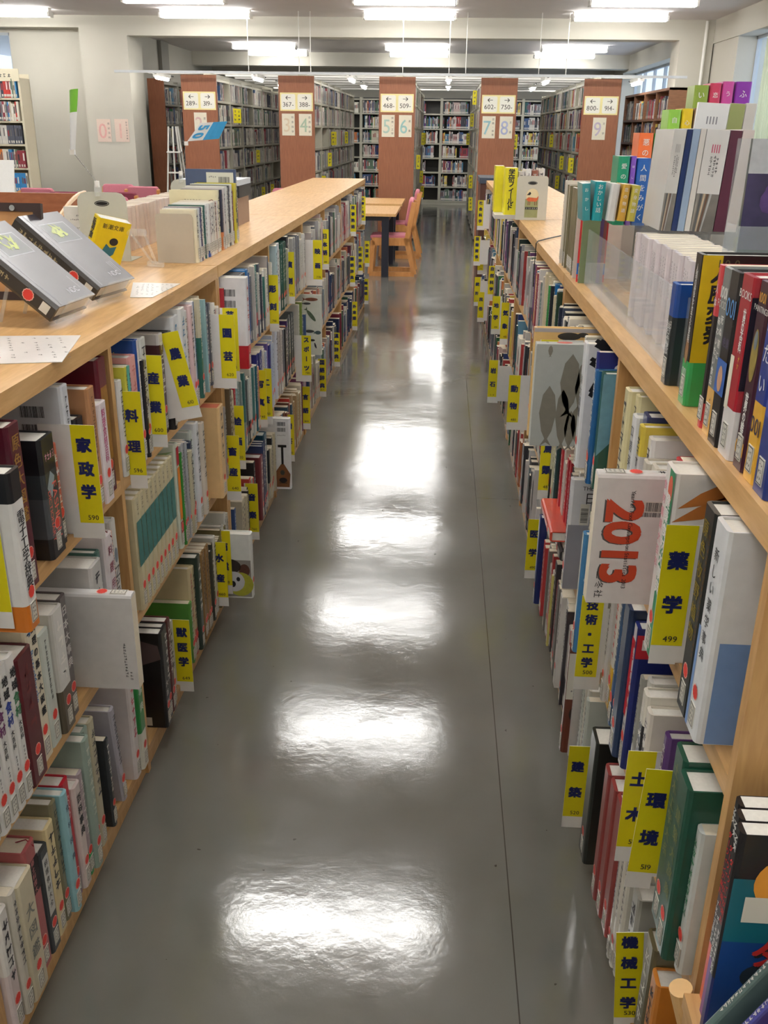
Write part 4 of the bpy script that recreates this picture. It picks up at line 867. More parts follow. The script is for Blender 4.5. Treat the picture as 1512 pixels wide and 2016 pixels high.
PR = PAL_MIX + [(28, 50, 44), (40, 44, 50), (60, 60, 66)]
bulk_row('R', 2, 2, [(206, 204, 200), (60, 62, 66), (40, 60, 50), (90, 120, 140), (190, 188, 180)], 50)
bulk_row('R', 3, 2, [(40, 40, 44), (190, 190, 190), (120, 130, 136), (60, 60, 64), (206, 200, 196)], 51)
for b_ in (3, 4, 5, 6, 7):
    for tr_ in (1, 2, 3): bulk_row('R', tr_, b_, PR, 60)

# ---- the signs themselves
WHERE = {1: 'upper shelf', 2: 'middle shelf', 3: 'bottom shelf'}
EN = {'家政学': 'home economics', '料理': 'cookery', '産業': 'industry', '園芸': 'gardening', '芸術・美術': 'fine arts', '写真': 'photography', '工芸': 'crafts', '絵画': 'painting', '畜産': 'livestock', '音楽': 'music', '商業': 'commerce', '水産': 'fisheries', '獣医学': 'veterinary', '彫刻': 'sculpture', '演劇': 'theatre', '映画': 'film', '日本語': 'Japanese', '故事熟語': 'idioms', '文章・文体': 'writing style', '類語辞典': 'thesaurus', '古語辞典': 'old words dictionary', '中国語': 'Chinese', '韓国語': 'Korean', '外来語': 'loanwords', 'スポーツ': 'sports', '国語辞典': 'national-language dictionary', '漢和辞典': 'kanji dictionary', '言語': 'language', '諸芸': 'arts and games', '薬学': 'pharmacy', '技術・工学': 'technology and engineering', '建築': 'architecture', '土木': 'civil engineering', '環境': 'environment', '機械工学': 'mechanical engineering', '医学': 'medicine', '鳥類': 'birds', '動物': 'animals', '地学': 'earth science', '気象': 'weather', '自然科学': 'natural science', '教育': 'education', '国際関係': 'international relations', '社会科学': 'social science', '統計': 'statistics', '民俗': 'folklore', '岩石': 'rocks', '農業': 'farming'}
YELW = .047
for (s_, tr_, tx_, no_, X_, yy, z_, w_, cell) in TAGS2:
    y_ = cell[1] if cell[1] is not None else cell[0]
    sgn = 1 if s_ == 'L' else -1   # outer edge towards the aisle
    xf = XLF if s_ == 'L' else XRF; n = len(tx_)
    o = MB(); PW = mat((232, 230, 226), .35, .02)
    inner = -sgn * w_; bot = -.233
    lim = xf + sgn * .002 - X_            # local x of the shelf front
    zlow = TIER[s_][tr_] + .004 - z_      # local z of the board top
    # part of the plate in front of the shelf, and the tongue between the books
    if bot < zlow and ((sgn > 0 and inner < lim) or (sgn < 0 and inner > lim)):
        a, b = sorted((lim, 0)); o.box(a, b, 0, .0012, bot, 0, PW)
        a, b = sorted((inner, lim)); o.box(a, b, 0, .0012, max(zlow, bot), 0, PW)
    else:
        a, b = sorted((inner, 0)); o.box(a, b, 0, .0012, bot, 0, PW)
    tongue = (xf - sgn * .07) - X_
    if abs(tongue) > abs(inner):
        a, b = sorted((tongue, inner)); o.box(a, b, 0, .0012, max(zlow, bot) + .01, -.03, PW)
    rot = -.08 if tx_ == '機械工学' else .0
    if tx_ == '農業': rot = -.215
    if s_ == 'R' and tx_ == '環境': rot = .04
    O = o.build('subject_sign', loc=(X_, y_, z_), rot=(0, rot, 0))
    m_ = MB(); a, b = sorted((0, -sgn * YELW)); m_.box(a, b, -.0006, 0, -.2, 0, YEL); f = (Vector(((a + b) / 2, -.0006, 0)), X, Z, -Y)
    if n == 2: tops, size = [(-.057), (-.130)], .031
    elif n == 3: tops, size = [-.040, -.088, -.135], .031
    else: tops, size = [-.022 - (q * (.142 / (n - 1))) for q in range(n)], (.029 if n == 4 else .026)
    if tx_ == '国語辞典' or tx_ == '漢和辞典': size = .031
    for ch, v in zip(tx_, tops): m_.char(f, ch, 0, v, size, NAVY, .045, rot=-math.pi / 2 if ch == 'ー' else 0)
    if no_: m_.htext(f, no_, .004, -.188, .0105, INK, .006)
    else: m_.hscrib(f, -.012, .014, -.188, .008, INK)
    m_.build('yellow_label', O)
    tag(O, 'yellow and white %s sign reading %s%s, %s, %s bookcase' % (EN[tx_], tx_, ' ' + no_ if no_ else '', WHERE[tr_], 'left' if s_ == 'L' else 'right'), 'sign', 'yellow subject signs between the books')
# the sign cut off by the left edge of the picture
o = MB().box(-.09, 0, 0, .0012, -.2, 0, mat((232, 230, 226), .35, .02)).build('subject_sign', loc=(-.645, 1.30, 1.012)); o.location = (-.655, 1.283, 1.02)
MB().box(-.047, 0, -.0006, 0, -.17, 0, YEL).build('yellow_label', o)
tag(o, 'yellow and white subject sign cut off at the left edge of the view', 'sign', 'yellow subject signs between the books')

# ---------------------------------------------------------------- books turned, pulled out or standing on their fore edge
ROT_L = Matrix(((0, 0, -1), (0, 1, 0), (1, 0, 0)))     # spine uppermost, foot towards the aisle
ROT_R = Matrix(((0, 0, 1), (0, -1, 0), (1, 0, 0)))     # spine uppermost, foot towards the aisle (right bookcase)
def place(o, M, loc):
    o.rotation_euler = M.to_euler(); o.location = loc
    return o
def deco_price(mb, S, A, d, h, t):
    mb.hscrib(A, d * .13, d * .5, h * .10, .006, INK); mb.hscrib(A, d * .1, d * .2, h * .06, .006, INK)
o = book((0, 0, 0), .03, .235, .222, (226, 224, 222), hard=False, title='-', deco=deco_price, lab='blank white book standing spine up and jutting out, middle shelf, left bookcase')
place(o, ROT_L, (-.606, 1.697, .455 + .2225))
def deco_dog(mb, S, A, d, h, t):
    mb.quad(A, d * .0, h * .02, d * .98, h * .60, mat((150, 146, 140), .4, .15, 8), .0003); mb.ell(A, d * .55, h * .50, d * .25, h * .12, mat((48, 40, 36), .6, .3, 30), .0005); mb.ell(A, d * .86, h * .44, d * .1, h * .1, mat((96, 60, 48), .6, .2), .0005)
    mb.ell(A, d * .78, h * .22, d * .24, h * .19, mat((176, 176, 60), .5, .1), .0006); mb.ell(A, d * .66, h * .26, d * .20, h * .16, mat((206, 206, 210), .6, .1, 20), .0008)
    for u, v, r_ in ((.58, .30, .035), (.74, .30, .035), (.64, .22, .05)): mb.ell(A, d * u, h * v, d * r_, h * r_, mat((30, 30, 36), .5, 0), .001)
    mb.hscrib(A, d * .1, d * .45, h * .66, .012, mat((60, 60, 64), .5, 0))
o = book((-.602, 2.875, .0706), .036, .236, .185, (228, 230, 226), title='-', deco=deco_dog, lab='white picture book with a small white dog on its cover, bottom shelf, left bookcase', call=False)
def deco_lute(mb, S, A, d, h, t):
    B_ = mat((132, 84, 48), .5, .15, 20); K = mat((30, 24, 24), .5, 0); c = d - .035
    mb.shape(A, [(c - .030, h * .03), (c + .028, h * .03), (c + .033, h * .22), (c + .006, h * .36), (c - .008, h * .36), (c - .034, h * .24)], B_, .0005)
    mb.quad(A, c - .006, h * .36, c + .004, h * .62, K, .0006); mb.quad(A, c - .020, h * .60, c + .018, h * .635, K, .0006); mb.ell(A, c, h * .13, .018, .012, K, .0008); mb.quad(A, c - .018, h * .085, c + .018, h * .095, K, .0009); mb.ell(A, c - .002, h * .24, .010, .012, mat((70, 70, 60), .5, .1), .0008)
    for v in (.90, .82): mb.barcode(A, d - .056, h * v, .036, .018)
    mb.hscrib(A, d - .056, d - .02, h * .77, .005, INK)
o = book((-.632, 3.935, .0706), .034, .325, .21, (230, 230, 230), title='-', deco=deco_lute, lab='white book with a brown lute on its cover, bottom shelf, left bookcase', call=False, seal=False)
def deco_fish(mb, S, A, d, h, t):
    def fish(u, v, a, b, c, ang=0):
        ca, sa = math.cos(ang), math.sin(ang); P = [(a * math.cos(q * math.pi / 8), b * math.sin(q * math.pi / 8)) for q in range(16)]; P = [(x, y) for x, y in P]
        m_ = mat(c, .5, .3, 60); mb.shape(A, [(u + x * ca - y * sa, v + x * sa + y * ca) for x, y in P], m_, .0006)
        mb.shape(A, [(u + x * ca - y * sa, v + x * sa + y * ca) for x, y in ((-a * .9, 0), (-a * 1.4, b * 1.1), (-a * 1.25, 0), (-a * 1.4, -b * 1.1))][::1], m_, .0008)
    k = d - .055
    fish(k + .004, h * .93, .034, .009, (120, 70, 50)); fish(k + .002, h * .66, .036, .010, (84, 100, 76), -.9); fish(k - .008, h * .40, .024, .008, (60, 62, 60)); fish(k + .036, h * .38, .016, .010, (70, 90, 92)); fish(k + .004, h * .25, .016, .006, (24, 24, 30)); fish(k + .022, h * .16, .004, .016, (20, 20, 30), .3)
    fish(k - .02, h * .86, .02, .006, (60, 60, 60))
o = book((-.612, 4.93, .4556), .03, .312, .22, (206, 208, 196), title='-', deco=deco_fish, lab='pale book with painted fish on its cover, middle shelf, left bookcase', call=False, seal=False)
def deco_2013(mb, S, A, d, h, t):
    O_ = mat((204, 74, 42), .45, .03); K = mat((90, 84, 82), .6, 0); INKK = mat((30, 30, 34), .5, 0)
    # A: U runs down the cover, V to the right
    for ch, u in zip('2013', (.064, .104, .144, .180)):
        mb.char(A, ch, u + .0015, h * .22 - .003, .062, K, .03, .0005); mb.char(A, ch, u, h * .22, .062, O_, .03, .0009)
    mb.htext(A, 'Year of Food Consumption Statistics 2013', .118, h * .265, .0075, INKK, .0, .0013, adv=.0045)
    mb.vtext(A, '三', 0, 0, 0, .0001, INKK) if 0 else None
    for ch, u in zip('三冬社', (.184, .203, .220)): mb.char(A, ch, u, h * .085, .016, INKK, .0, .0006, rot=0)
    mb.barcode(A, .048, h * .36, .016, .028, vert=True, bg=LABEL); mb.barcode(A, .066, h * .33, .008, .036, vert=True)
    mb.vscrib(S, 0, h * .6, h * .42, .014, INKK)
o = book((0, 0, 0), .032, .23, .238, (226, 222, 218), side='R', hard=False, title='-', deco=deco_2013, lab='white 2013 yearbook with large orange numerals, spine up, jutting out of the right bookcase')
place(o, ROT_R, (.272, 1.505, .80 + .2395))
def deco_sardine(mb, S, A, d, h, t):
    G = mat((128, 124, 112), .45, .06); W_ = mat((176, 180, 176), .45, .03)
    mb.quad(A, .001, .001, d, h, W_, .0003)
    def F(u, v, l, w_, a=0):   # along U (down)
        P = [(-.5, 0), (-.35, .35), (-.05, .5), (.25, .3), (.38, .08), (.5, .34), (.44, 0), (.5, -.34), (.38, -.08), (.25, -.3), (-.05, -.5), (-.35, -.35)]
        ca, sa = math.cos(a), math.sin(a); mb.shape(A, [(u + (x * l) * ca - y * w_ * sa, v + (x * l) * sa + y * w_ * ca) for x, y in P], G, .0006)
    F(d * .70, h * .17, d * .60, .044); F(d * .74, h * .33, d * .62, .036, .03); F(d * .40, h * .38, d * .62, .05, -.02); F(d * .84, h * .42, d * .4, .03); F(d * .80, h * .50, d * .44, .036, .04); F(d * .07, h * .15, .03, .012); F(d * .45, h * .56, d * .7, .06); F(d * .82, h * .62, d * .4, .04)
    mb.hscrib(S, -t * .2, t * .2, h * .12, .008, INK); mb.ell(S, 0, h * .3, .012, .02, mat((214, 110, 100), .5, 0))
o = book((0, 0, 0), .036, .24, .268, (206, 208, 202), side='R', title='-', deco=deco_sardine, call=False, seal=False, lab='grey book with a shoal of fish on its cover, spine up, on the right bookcase')
place(o, ROT_R, (.247, 2.395, .80 + .2695))
def deco_turtle(mb, S, A, d, h, t):
    K = mat((52, 48, 44), .6, .2); mb.ell(A, .09, h * .93, .03, .010, K, .0006); mb.ell(A, .125, h * .945, .014, .006, K, .0008)
    mb.quad(A, 0, h * .965, d, h * .999, mat((176, 170, 170), .5, 0), .0005)
book((.248, 2.475, .8006), .026, .292, .235, (228, 190, 122), side='R', title='-', deco=deco_turtle, call=False, seal=False, lab='large tan book with a black turtle on its cover, behind the grey fish book')
m_ = MB().box(-.11, 0, 0, .0012, -.24, 0, mat((232, 230, 226), .35, .02)); o = m_.build('subject_sign', loc=(.372, 2.435, 1.068)); m_ = MB(); m_.box(-.108, -.064, -.0006, 0, -.2, 0, YEL); m_.build('yellow_label', o)
tag(o, 'yellow and white subject sign hidden behind the grey fish book', 'sign', 'yellow subject signs between the books')
# books lying flat on the middle shelf of the right bookcase
ROT_FLAT = Matrix(((-1, 0, 0), (0, 0, 1), (0, 1, 0)))   # spine to the aisle, height along the shelf, thickness up
for k, (c, x, tt, ds) in enumerate((((60, 58, 60), .36, .03, 'charcoal'), ((206, 196, 176), .37, .026, 'cream'), ((200, 70, 46), .328, .03, 'orange-red'))):
    z = .446 + (0, .031, .058)[k]; o = book((0, 0, 0), tt, .26, .2, c, lab='%s book lying flat on the middle shelf of the right bookcase' % ds, spine=(206, 80, 60) if k == 2 else None, title='-')
    place(o, ROT_FLAT, (x, 2.735 - .30, z + tt / 2))

# ---------------------------------------------------------------- on top of the left bookcase
TZ = TOPZ + .0006
def orient(o, ux, uy, uz, loc):
    o.rotation_euler = Matrix((ux, uy, uz)).transposed().to_euler(); o.location = loc
PUR = (62, 57, 63)
def album(P1, P2, top, lab, roman):
    """P1, P2: lower corners of the front cover; top: upper corner above P1"""
    wd = (P2 - P1); Wd = wd.length; wv = wd.normalized(); hv = (top - P1); hv = (hv - wv * hv.dot(wv)).normalized(); n = wv.cross(hv).normalized()
    if n.z < 0: n = -n
    H_, T_ = .255, .042
    mb = MB(); C_ = mat(PUR, .28, .12, 14, coat=.5); D_ = mat((52, 46, 40), .4, .1, 20, coat=.3)
    # local: x = along the width from the spine, y = up the cover, z = out of the cover (0 = front face)
    mb.box(0, Wd, 0, H_, -.003, 0, C_); mb.box(0, Wd, 0, H_, -T_, -T_ + .003, C_)
    prof = [(-.006, -T_ + .008), (-.006, -.008), (-.001, -.0005), (.004, -.0005), (.004, -T_ + .0005), (-.001, -T_ + .0005)]
    mb.prism([(a, b) for a, b in prof][::-1], 0, H_, D_, 'y')
    f = (Vector((0, 0, 0)), X, Y, Z)
    mb.quad(f, Wd * .20, H_ * .60, Wd * .84, H_ * .86, mat((176, 176, 180), .2, .05), .0004); mb.quad(f, Wd * .22, H_ * .61, Wd * .82, H_ * .85, mat((52, 56, 54), .3, .2, 20), .0007)
    G = mat((170, 180, 84), .4, .2, 40); r = random.Random(5 if roman == 'I' else 9)
    for q in range(16):
        a, b = Wd * r.uniform(.38, .66), H_ * r.uniform(.65, .8); mb.shape(f, [(a, b), (a + r.uniform(-.016, .016), b + .022), (a + r.uniform(-.016, .016), b + .004)], G, .001 + q * .00003)
    L_ = mat((196, 194, 200), .3, 0)
    mb.htext(f, 'NDC', Wd * .66, H_ * .12, .016, L_, .0); mb.ell(f, Wd * .86, H_ * .115, .0, .0, L_) if 0 else None
    for q in range(len(roman)):
        mb.quad(f, Wd * (.86 - q * .05), H_ * .12, Wd * (.865 - q * .05), H_ * .27, L_, .0006)
    mb.quad(f, Wd * .09, H_ * .02, Wd * .10, H_ * .98, mat((150, 146, 152), .3, 0), .0005)
    s = (Vector((-.006, 0, -T_ / 2)), Z, Y, -X)
    mb.vscrib(s, 0, H_ * .93, H_ * .45, .013, mat((176, 160, 120), .5, 0))
    o = mb.build('album')
    # spine frame carries sticker and label
    MB().box(.006, Wd - .005, .006, H_ - .004, -T_ + .0035, -.0035, PAGEW).build('page_block', o)
    m_ = MB(); m_.ell(s, 0, H_ * .26, .0135, .0135, FLESH, .0006, 24, .04); m_.ell(s, 0, H_ * .26, .0115, .0115, RED, .001, 24, .05); m_.hscrib(s, -.006, .006, H_ * .265, .004, FLESH); m_.build('round_sticker', o)
    m_ = MB(); m_.quad(s, -.011, H_ * .05, .011, H_ * .13, LABEL, .0008); m_.hscrib(s, -.006, .006, H_ * .09, .005, INK); m_.build('call_number_label', o)
    orient(o, wv, hv, n, P1)
    tag(o, lab, 'album', 'grey albums on clear easels')
    # clear easel behind
    e = MB(); base = P1 - n * T_; 
    A_ = MB(); a0 = Vector((0, 0, 0))
    A_.box(Wd * .15, Wd * .85, -.004, H_ * .6, -T_ - .006, -T_ - .002, ACR); A_.box(Wd * .15, Wd * .85, -.006, -.002, -T_ - .006, .012, ACR)
    q = A_.build('display_easel'); orient(q, wv, hv, n, P1)
    M3 = Matrix((wv, hv, n)); Mi = M3  # world -> local
    up = Mi @ Vector((0, 0, 1)); back = Mi @ Vector((-1, 0, 0))
    pt = Vector((0, H_ * .5, -T_ - .006)); wz = P1 + wv * pt.x + hv * pt.y + n * pt.z
    drop = Mi @ (Vector((wz.x - .03, wz.y, TZ + .004)) - P1)
    for u in (.2, .8): MB().tube([(Wd * u, pt.y, pt.z - .004), (drop.x + Wd * u, drop.y, drop.z)], .004, ACR, 6).build('strut', q)
    tag(q, 'clear acrylic easel under the %s' % lab.split(' lean')[0], 'easel', 'clear easels')
album(Vector((-.812, 2.255, 1.203)), Vector((-.780, 2.42, 1.203)), Vector((-.998, 2.30, 1.352)), 'right-hand grey album leaning on a clear easel above the oak top', 'III')
album(Vector((-.808, 1.985, 1.203)), Vector((-.790, 2.155, 1.203)), Vector((-.995, 2.02, 1.352)), 'left-hand grey album leaning on a clear easel above the oak top', 'I')
# loose sheets
def sheet(P, name, lab, red=True, cat='paper'):
    mb = MB(); P = [Vector(p) for p in P]; mb.face(P, mat((228, 222, 216), .3, .02)); mb.face([p - Z * .0012 for p in P][::-1], WHITE)
    for i in range(4): a, b = P[i], P[(i + 1) % 4]; mb.face([a - Z * .0012, b - Z * .0012, b, a], WHITE)
    # printed lines: rows of small marks in the sheet's own directions
    U = (P[1] - P[0]); V = (P[3] - P[0]); K = mat((90, 86, 84), .6, 0); RD = mat((210, 90, 90), .6, 0)
    f = (P[0], U.normalized(), V.normalized(), Z); ul, vl = U.length, V.length; r = random.Random(2)
    for q in range(8):
        u = ul * (.12 + .1 * q); m_ = RD if (red and q == 2) else K
        for w_ in range(9):
            if r.random() < .75: mb.scrib(f, u, vl * (.12 + .085 * w_), .009, m_, .0006)
    o = mb.build(name); tag(o, lab, cat, 'notices lying on the oak tops'); return o
zz = TOPZ + .0016
sheet([at(-90, 662, z=zz), at(159, 660, z=zz), at(122, 712, z=zz), at(-90, 718, z=zz)], 'notice_sheet', 'printed white notice with red and black text at the front of the left oak top')
sheet([at(262, 556, z=zz), at(355, 558, z=zz), at(300, 585, z=zz), at(256, 585, z=zz)], 'notice_sheet', 'shiny curled notice behind the right-hand grey album', False)
# bookends
def bookend(loc, w_, h, c, lab, hole=True, rnd_=.03, oval=True, rotz=0, side=1):
    mb = MB(); m = mat(c, .4, .02); P = []
    for a0, cx_, cz_ in ((0, w_ - rnd_, h - rnd_), (90, rnd_, h - rnd_)):
        for d in (0, 30, 60, 90): P.append((cx_ + rnd_ * math.cos(R(a0 + d)), cz_ + rnd_ * math.sin(R(a0 + d))))
    if hole:
        n = 24; out = [(0, 0), (w_, 0)] + P; ho = [(w_ * .5 + w_ * .26 * math.cos(2 * math.pi * q / n), h * .36 + h * .26 * math.sin(2 * math.pi * q / n)) for q in range(n)]
        L_ = out + [out[0]] + [ho[(15 - q) % n] for q in range(n + 1)]
        mb.face([(a_, 0, b_) for a_, b_ in L_], m); mb.face([(a_, .0022, b_) for a_, b_ in L_[::-1]], m)
        for q in range(n): (a_, b_), (c_, d_) = ho[q], ho[(q + 1) % n]; mb.face([(a_, 0, b_), (c_, 0, d_), (c_, .0022, d_), (a_, .0022, b_)], m)
        for q in range(len(out)): (a_, b_), (c_, d_) = out[q], out[(q + 1) % len(out)]; mb.face([(a_, .0022, b_), (c_, .0022, d_), (c_, 0, d_), (a_, 0, b_)], m)
    else:
        mb.prism([(0, 0), (w_, 0)] + P, 0, .0022, m, 'y')
    mb.box(0, w_, .0022, .12, 0, .0018, m)
    f = (Vector((0, 0, 0)), X, Z, -Y)
    o = mb.build('bookend', loc=loc, rot=(0, 0, rotz))
    if oval:
        q = MB(); q.ell(f, w_ * .5, h * .84, w_ * .15, w_ * .055, BLACK, .0006, 24); q.ell(f, w_ * .5, h * .84, w_ * .13, w_ * .04, mat((190, 190, 180), .5, 0), .0008, 24); q.ell(f, w_ * .5, h * .84, w_ * .12, w_ * .034, BLACK, .001, 24); q.build('maker_badge', o)
    tag(o, lab, 'bookend', 'metal bookends'); return o
bookend((-1.165, 3.10, TZ), .160, .212, (196, 196, 182), 'tall grey metal bookend with an oval hole, beside the yellow book', oval=True)
bookend((-.912, 3.085, TZ), .120, .152, (186, 176, 158), 'low beige metal bookend before the small paperbacks', hole=False, oval=False, rnd_=.012)
bookend((-1.17, 4.22, TZ), .165, .20, (196, 196, 182), 'far grey metal bookend behind the cream paperbacks', oval=False)
# pages standing behind the tall bookend
book((-1.03, 3.145, TZ), .05, .165, .19, (226, 222, 214), title='-', deco=cover_barcodes, lab='white book with barcodes behind the tall grey bookend', call=False, seal=False, hard=False)
# cream paperback series
y = 3.18; k = 0; r = random.Random(4)
while y < 4.19:
    t = r.choice((.022, .026, .03)); 
    book((-1.085 + r.uniform(-.004, .004), y + t / 2, TZ), t - .001, .148 + r.uniform(-.002, .002), .10, r.choice([(224, 206, 194), (218, 198, 186), (228, 212, 200)]), title='-', hard=False, call=False, seal=False, lab='cream paperback of the long row behind the tall grey bookend', group='long row of cream paperbacks on the left oak top', tc=(190, 160, 150))
    y += t; k += 1
# mixed row held by the low bookend
def toprow(items, x0, y0, side, grp, where, seal=False):
    y = y0; n = 0; r = random.Random(12)
    for it in items:
        t, h, c = it[0] / 1000, it[1] / 1000, it[2]; o_ = dict(it[3]) if len(it) > 3 else {}; desc = o_.pop('n', None); xx = o_.pop('x', None); d = o_.pop('d', min(.17, h * .7))
        if c is None: y += t; continue
        named = desc is not None
        desc = desc or (('slim ' if t < .015 else '') + cname(c) + (' hardback' if t > .024 else ' paperback'))
        lab = desc + ', ' + where if named else '%s, %s from the near end, %s' % (desc, ORD[n], where)
        book(((x0 if xx is None else xx) + r.uniform(-.004, .004), y + t / 2, TZ), t - .0008, h, d, c, side=side, lab=lab, group=grp, seal=seal, **o_)
        y += t; n += 1
    return y
G1 = [(30, 164, (226, 218, 190), {'n': 'cream book with black spine tab'}), (24, 166, (206, 208, 206), {'tc': (40, 60, 120)}), (20, 168, (60, 60, 96), {}), (22, 164, (214, 170, 110), {}), (20, 166, (222, 222, 216), {}), (16, 170, (40, 92, 84), {}), (22, 166, (214, 214, 214), {}), (26, 172, (40, 84, 170), {'bands': [(.12, (226, 226, 222))]}), (22, 168, (206, 196, 190), {}), (30, 172, (226, 222, 212), {}), (20, 170, (214, 210, 200), {}), (24, 174, (222, 214, 200), {'ribbon': (120, 50, 40)}), (26, 170, (190, 120, 90), {}), (24, 172, (220, 214, 204), {}),
      (34, 204, (226, 218, 180), {'n': 'taller cream picture book', 'd': .17, 'deco': lambda mb, S, A, d, h, t: (mb.hscrib(A, d * .3, d * .65, h * .84, .008, mat((150, 140, 110), .5, 0)), mb.ell(A, d * .62, h * .6, .02, .012, mat((170, 160, 130), .6, .2, 30)), mb.scrib(S, 0, h * .45, .02, INK))}),
      (22, 205, (210, 130, 80), {'bands': [(.3, (40, 40, 60))]}), (18, 196, (180, 40, 50), {}), (26, 208, (206, 200, 196), {}), (24, 206, (110, 106, 110), {}), (24, 212, (214, 214, 206), {}), (22, 206, (90, 160, 160), {'bands': [(.3, (206, 196, 180))]}), (28, 212, (52, 52, 56), {}), (24, 210, (220, 216, 206), {}), (30, 214, (200, 206, 196), {'tc': (110, 60, 50)}), (10, 190, (120, 30, 36), {}), (40, 215, (206, 190, 50), {'n': 'black and yellow patterned book', 'deco': lambda mb, S, A, d, h, t: [mb.quad(S, -t * .4 + t * .7 * random.Random(q).random(), h * (.25 + .09 * q), -t * .1 + t * .5 * random.Random(q + 9).random(), h * (.32 + .09 * q), BLACK, .0006 + q * .0001) for q in range(7)], 'title': '-'}), (26, 262, (74, 88, 118), {'n': 'tall blue-grey book with a barcoded back cover', 'd': .19, 'deco': lambda mb, S, A, d, h, t: (mb.quad(A, d * .42, h * .5, d * .96, h * .96, mat((214, 212, 196), .5, 0), .0003), mb.barcode(A, d * .66, h * .82, d * .22, h * .08), mb.barcode(A, d * .66, h * .68, d * .22, h * .08), mb.hscrib(A, d * .46, d * .62, h * .9, .006, INK))})]
toprow(G1, -.782, 3.092, 'L', 'mixed row on the left oak top', 'mixed row on the left oak top')
# black and white books lying behind, and a second pop-up card holder
for k, (c, z0, tt, lab) in enumerate((((34, 40, 44), .0, .05, 'black box file lying behind the far grey bookend'), ((206, 212, 216), .051, .024, 'pale blue-white book lying on the black box file'))):
    o = MB(); o.box(-1.165, -.90, 4.35, 4.62, TZ + .12 + z0, TZ + .12 + z0 + tt, mat(c, .4, .05)); o.box(-1.15, -.915, 4.345, 4.35, TZ + .12 + z0 + .004, TZ + .12 + z0 + tt - .004, PAGEW)
    q = o.build('lying_book' if k else 'box_file'); tag(q, lab, 'book' if k else 'file')
o = MB().box(-1.16, -.91, 4.36, 4.61, TZ, TZ + .119, mat((150, 120, 96), .6, .05)).build('storage_box'); tag(o, 'low tan box carrying the black box file on the left oak top', 'box')
# yellow paperback propped on a glass-clear tube stand
def deco_yb(mb, S, A, d, h, t):
    mb.vtext(S, '新潮文庫', 0, h * .93, h * .56, t * .62, INK, .02); mb.vscrib(S, 0, h * .5, h * .2, .009, INK)
    mb.htext(A, '新潮文庫', d * .5, h * .86, .013, INK, .01); mb.shape(A, [(d * .3, h * .3), (d * .5, h * .2), (d * .7, h * .33), (d * .74, h * .5), (d * .55, h * .45), (d * .42, h * .52)], mat((40, 110, 130), .5, .1)); mb.ell(A, d * .62, h * .58, .014, .012, INK, .0006)
    mb.quad(S, -t * .5, 0.001, t * .5, h * .1, mat((140, 220, 60), .5, 0), .0003)
o = book((0, 0, 0), .036, .155, .108, (226, 200, 20), side='R', hard=False, title='-', deco=deco_yb, call=False, seal=False, lab='bright yellow paperback tilted on a clear tube stand', page=PAGEW)
place(o, (Euler((0, R(22), 0)).to_matrix() @ Euler((R(3), 0, 0)).to_matrix() @ Euler((0, 0, math.pi + R(44))).to_matrix()), (-1.085, 2.885, TZ + .018))
st = MB(); st.tube([(-.995, 2.955, TZ + .105), (-.90, 2.93, TZ + .108)], .011, ACR, 12); st.tube([(-.945, 2.94, TZ + .10), (-.90, 2.985, TZ + .012)], .004, ACR, 8); st.tube([(-.905, 2.94, TZ + .10), (-.885, 2.97, TZ + .012)], .004, ACR, 8); st.tube([(-.915, 2.99, TZ + .009), (-.865, 2.97, TZ + .009)], .009, ACR, 12); st.tube([(-.985, 2.95, TZ + .10), (-1.03, 2.925, TZ + .010)], .004, ACR, 8); st.box(-1.05, -.99, 2.86, 2.93, TZ, TZ + .003, ACR)
tag(st.build('tube_stand'), 'clear tube stand holding up the yellow paperback', 'stand')
# clip-on pop-up cards
def popup(clip, pts, wire_to, c1, c2, txt, lab, sub=None):
    t = empty('popup_card', clip); K = Vector(clip)
    MB().box(-.008, .008, -.008, .008, -.012, .02, ACR).tube([(0, 0, .015), (0, 0, .034)], .008, WHITE, 8).build('clip', t)
    MB().tube([(0, 0, .03), Vector(wire_to) - K], .0011, CHROME, 5).build('wire', t)
    MB().box(-.007, .007, -.007, .007, -.008, .008, WHITE, Matrix.Translation(Vector(wire_to) - K)).build('card_clip', t)
    P = [Vector(p) - K for p in pts]; mb = MB(); n = (P[1] - P[0]).cross(P[3] - P[0]).normalized()
    if n.y > 0: n = -n
    W_ = mat((232, 232, 230), .4, .02); k = 8; 
    for j in range(k):
        a, b = j / k, (j + 1) / k; q = lambda s_, u: (P[0].lerp(P[3], s_).lerp(P[1].lerp(P[2], s_), u) + n * .008 * math.sin(math.pi * u) - n * .0)
        m_ = mat(c1, .4, .03) if (a >= .62 if sub != 'h' else False) else W_
        for i in range(6):
            u0, u1 = i / 6, (i + 1) / 6
            mm = m_ if sub != 'h' else (mat(c1, .4, .03) if u0 >= .5 else W_)
            mb.face([q(a, u0), q(a, u1), q(b, u1), q(b, u0)], mm); mb.face([p - n * .001 for p in (q(b, u0), q(b, u1), q(a, u1), q(a, u0))], W_)
    if txt:
        U = (P[1] - P[0]).normalized(); V = (P[3] - P[0]).normalized(); f = (P[0], U, V, n); ul = (P[1] - P[0]).length; vl = (P[3] - P[0]).length
        mb.htext(f, txt, ul * .25, vl * .5, vl * .46, mat(c1, .4, 0), .03, .009, rot=-math.pi / 2, adv=vl * .44)
        for q_ in range(2): mb.vscrib(f, ul * (.66 + .16 * q_), vl * .85, vl * .15, .012, mat((20, 60, 120), .5, 0), 6)
    mb.build('card', t); return tag(t, lab, 'sign', 'pop-up cards on the bookends')
popup((-1.094, 3.098, TZ + .212), [(-1.156, 3.07, 1.49), (-1.128, 3.03, 1.495), (-1.10, 3.03, 1.665), (-1.142, 3.07, 1.66)], (-1.148, 3.06, 1.487), (120, 190, 50), None, '', 'green and white pop-up card curling above the tall grey bookend')
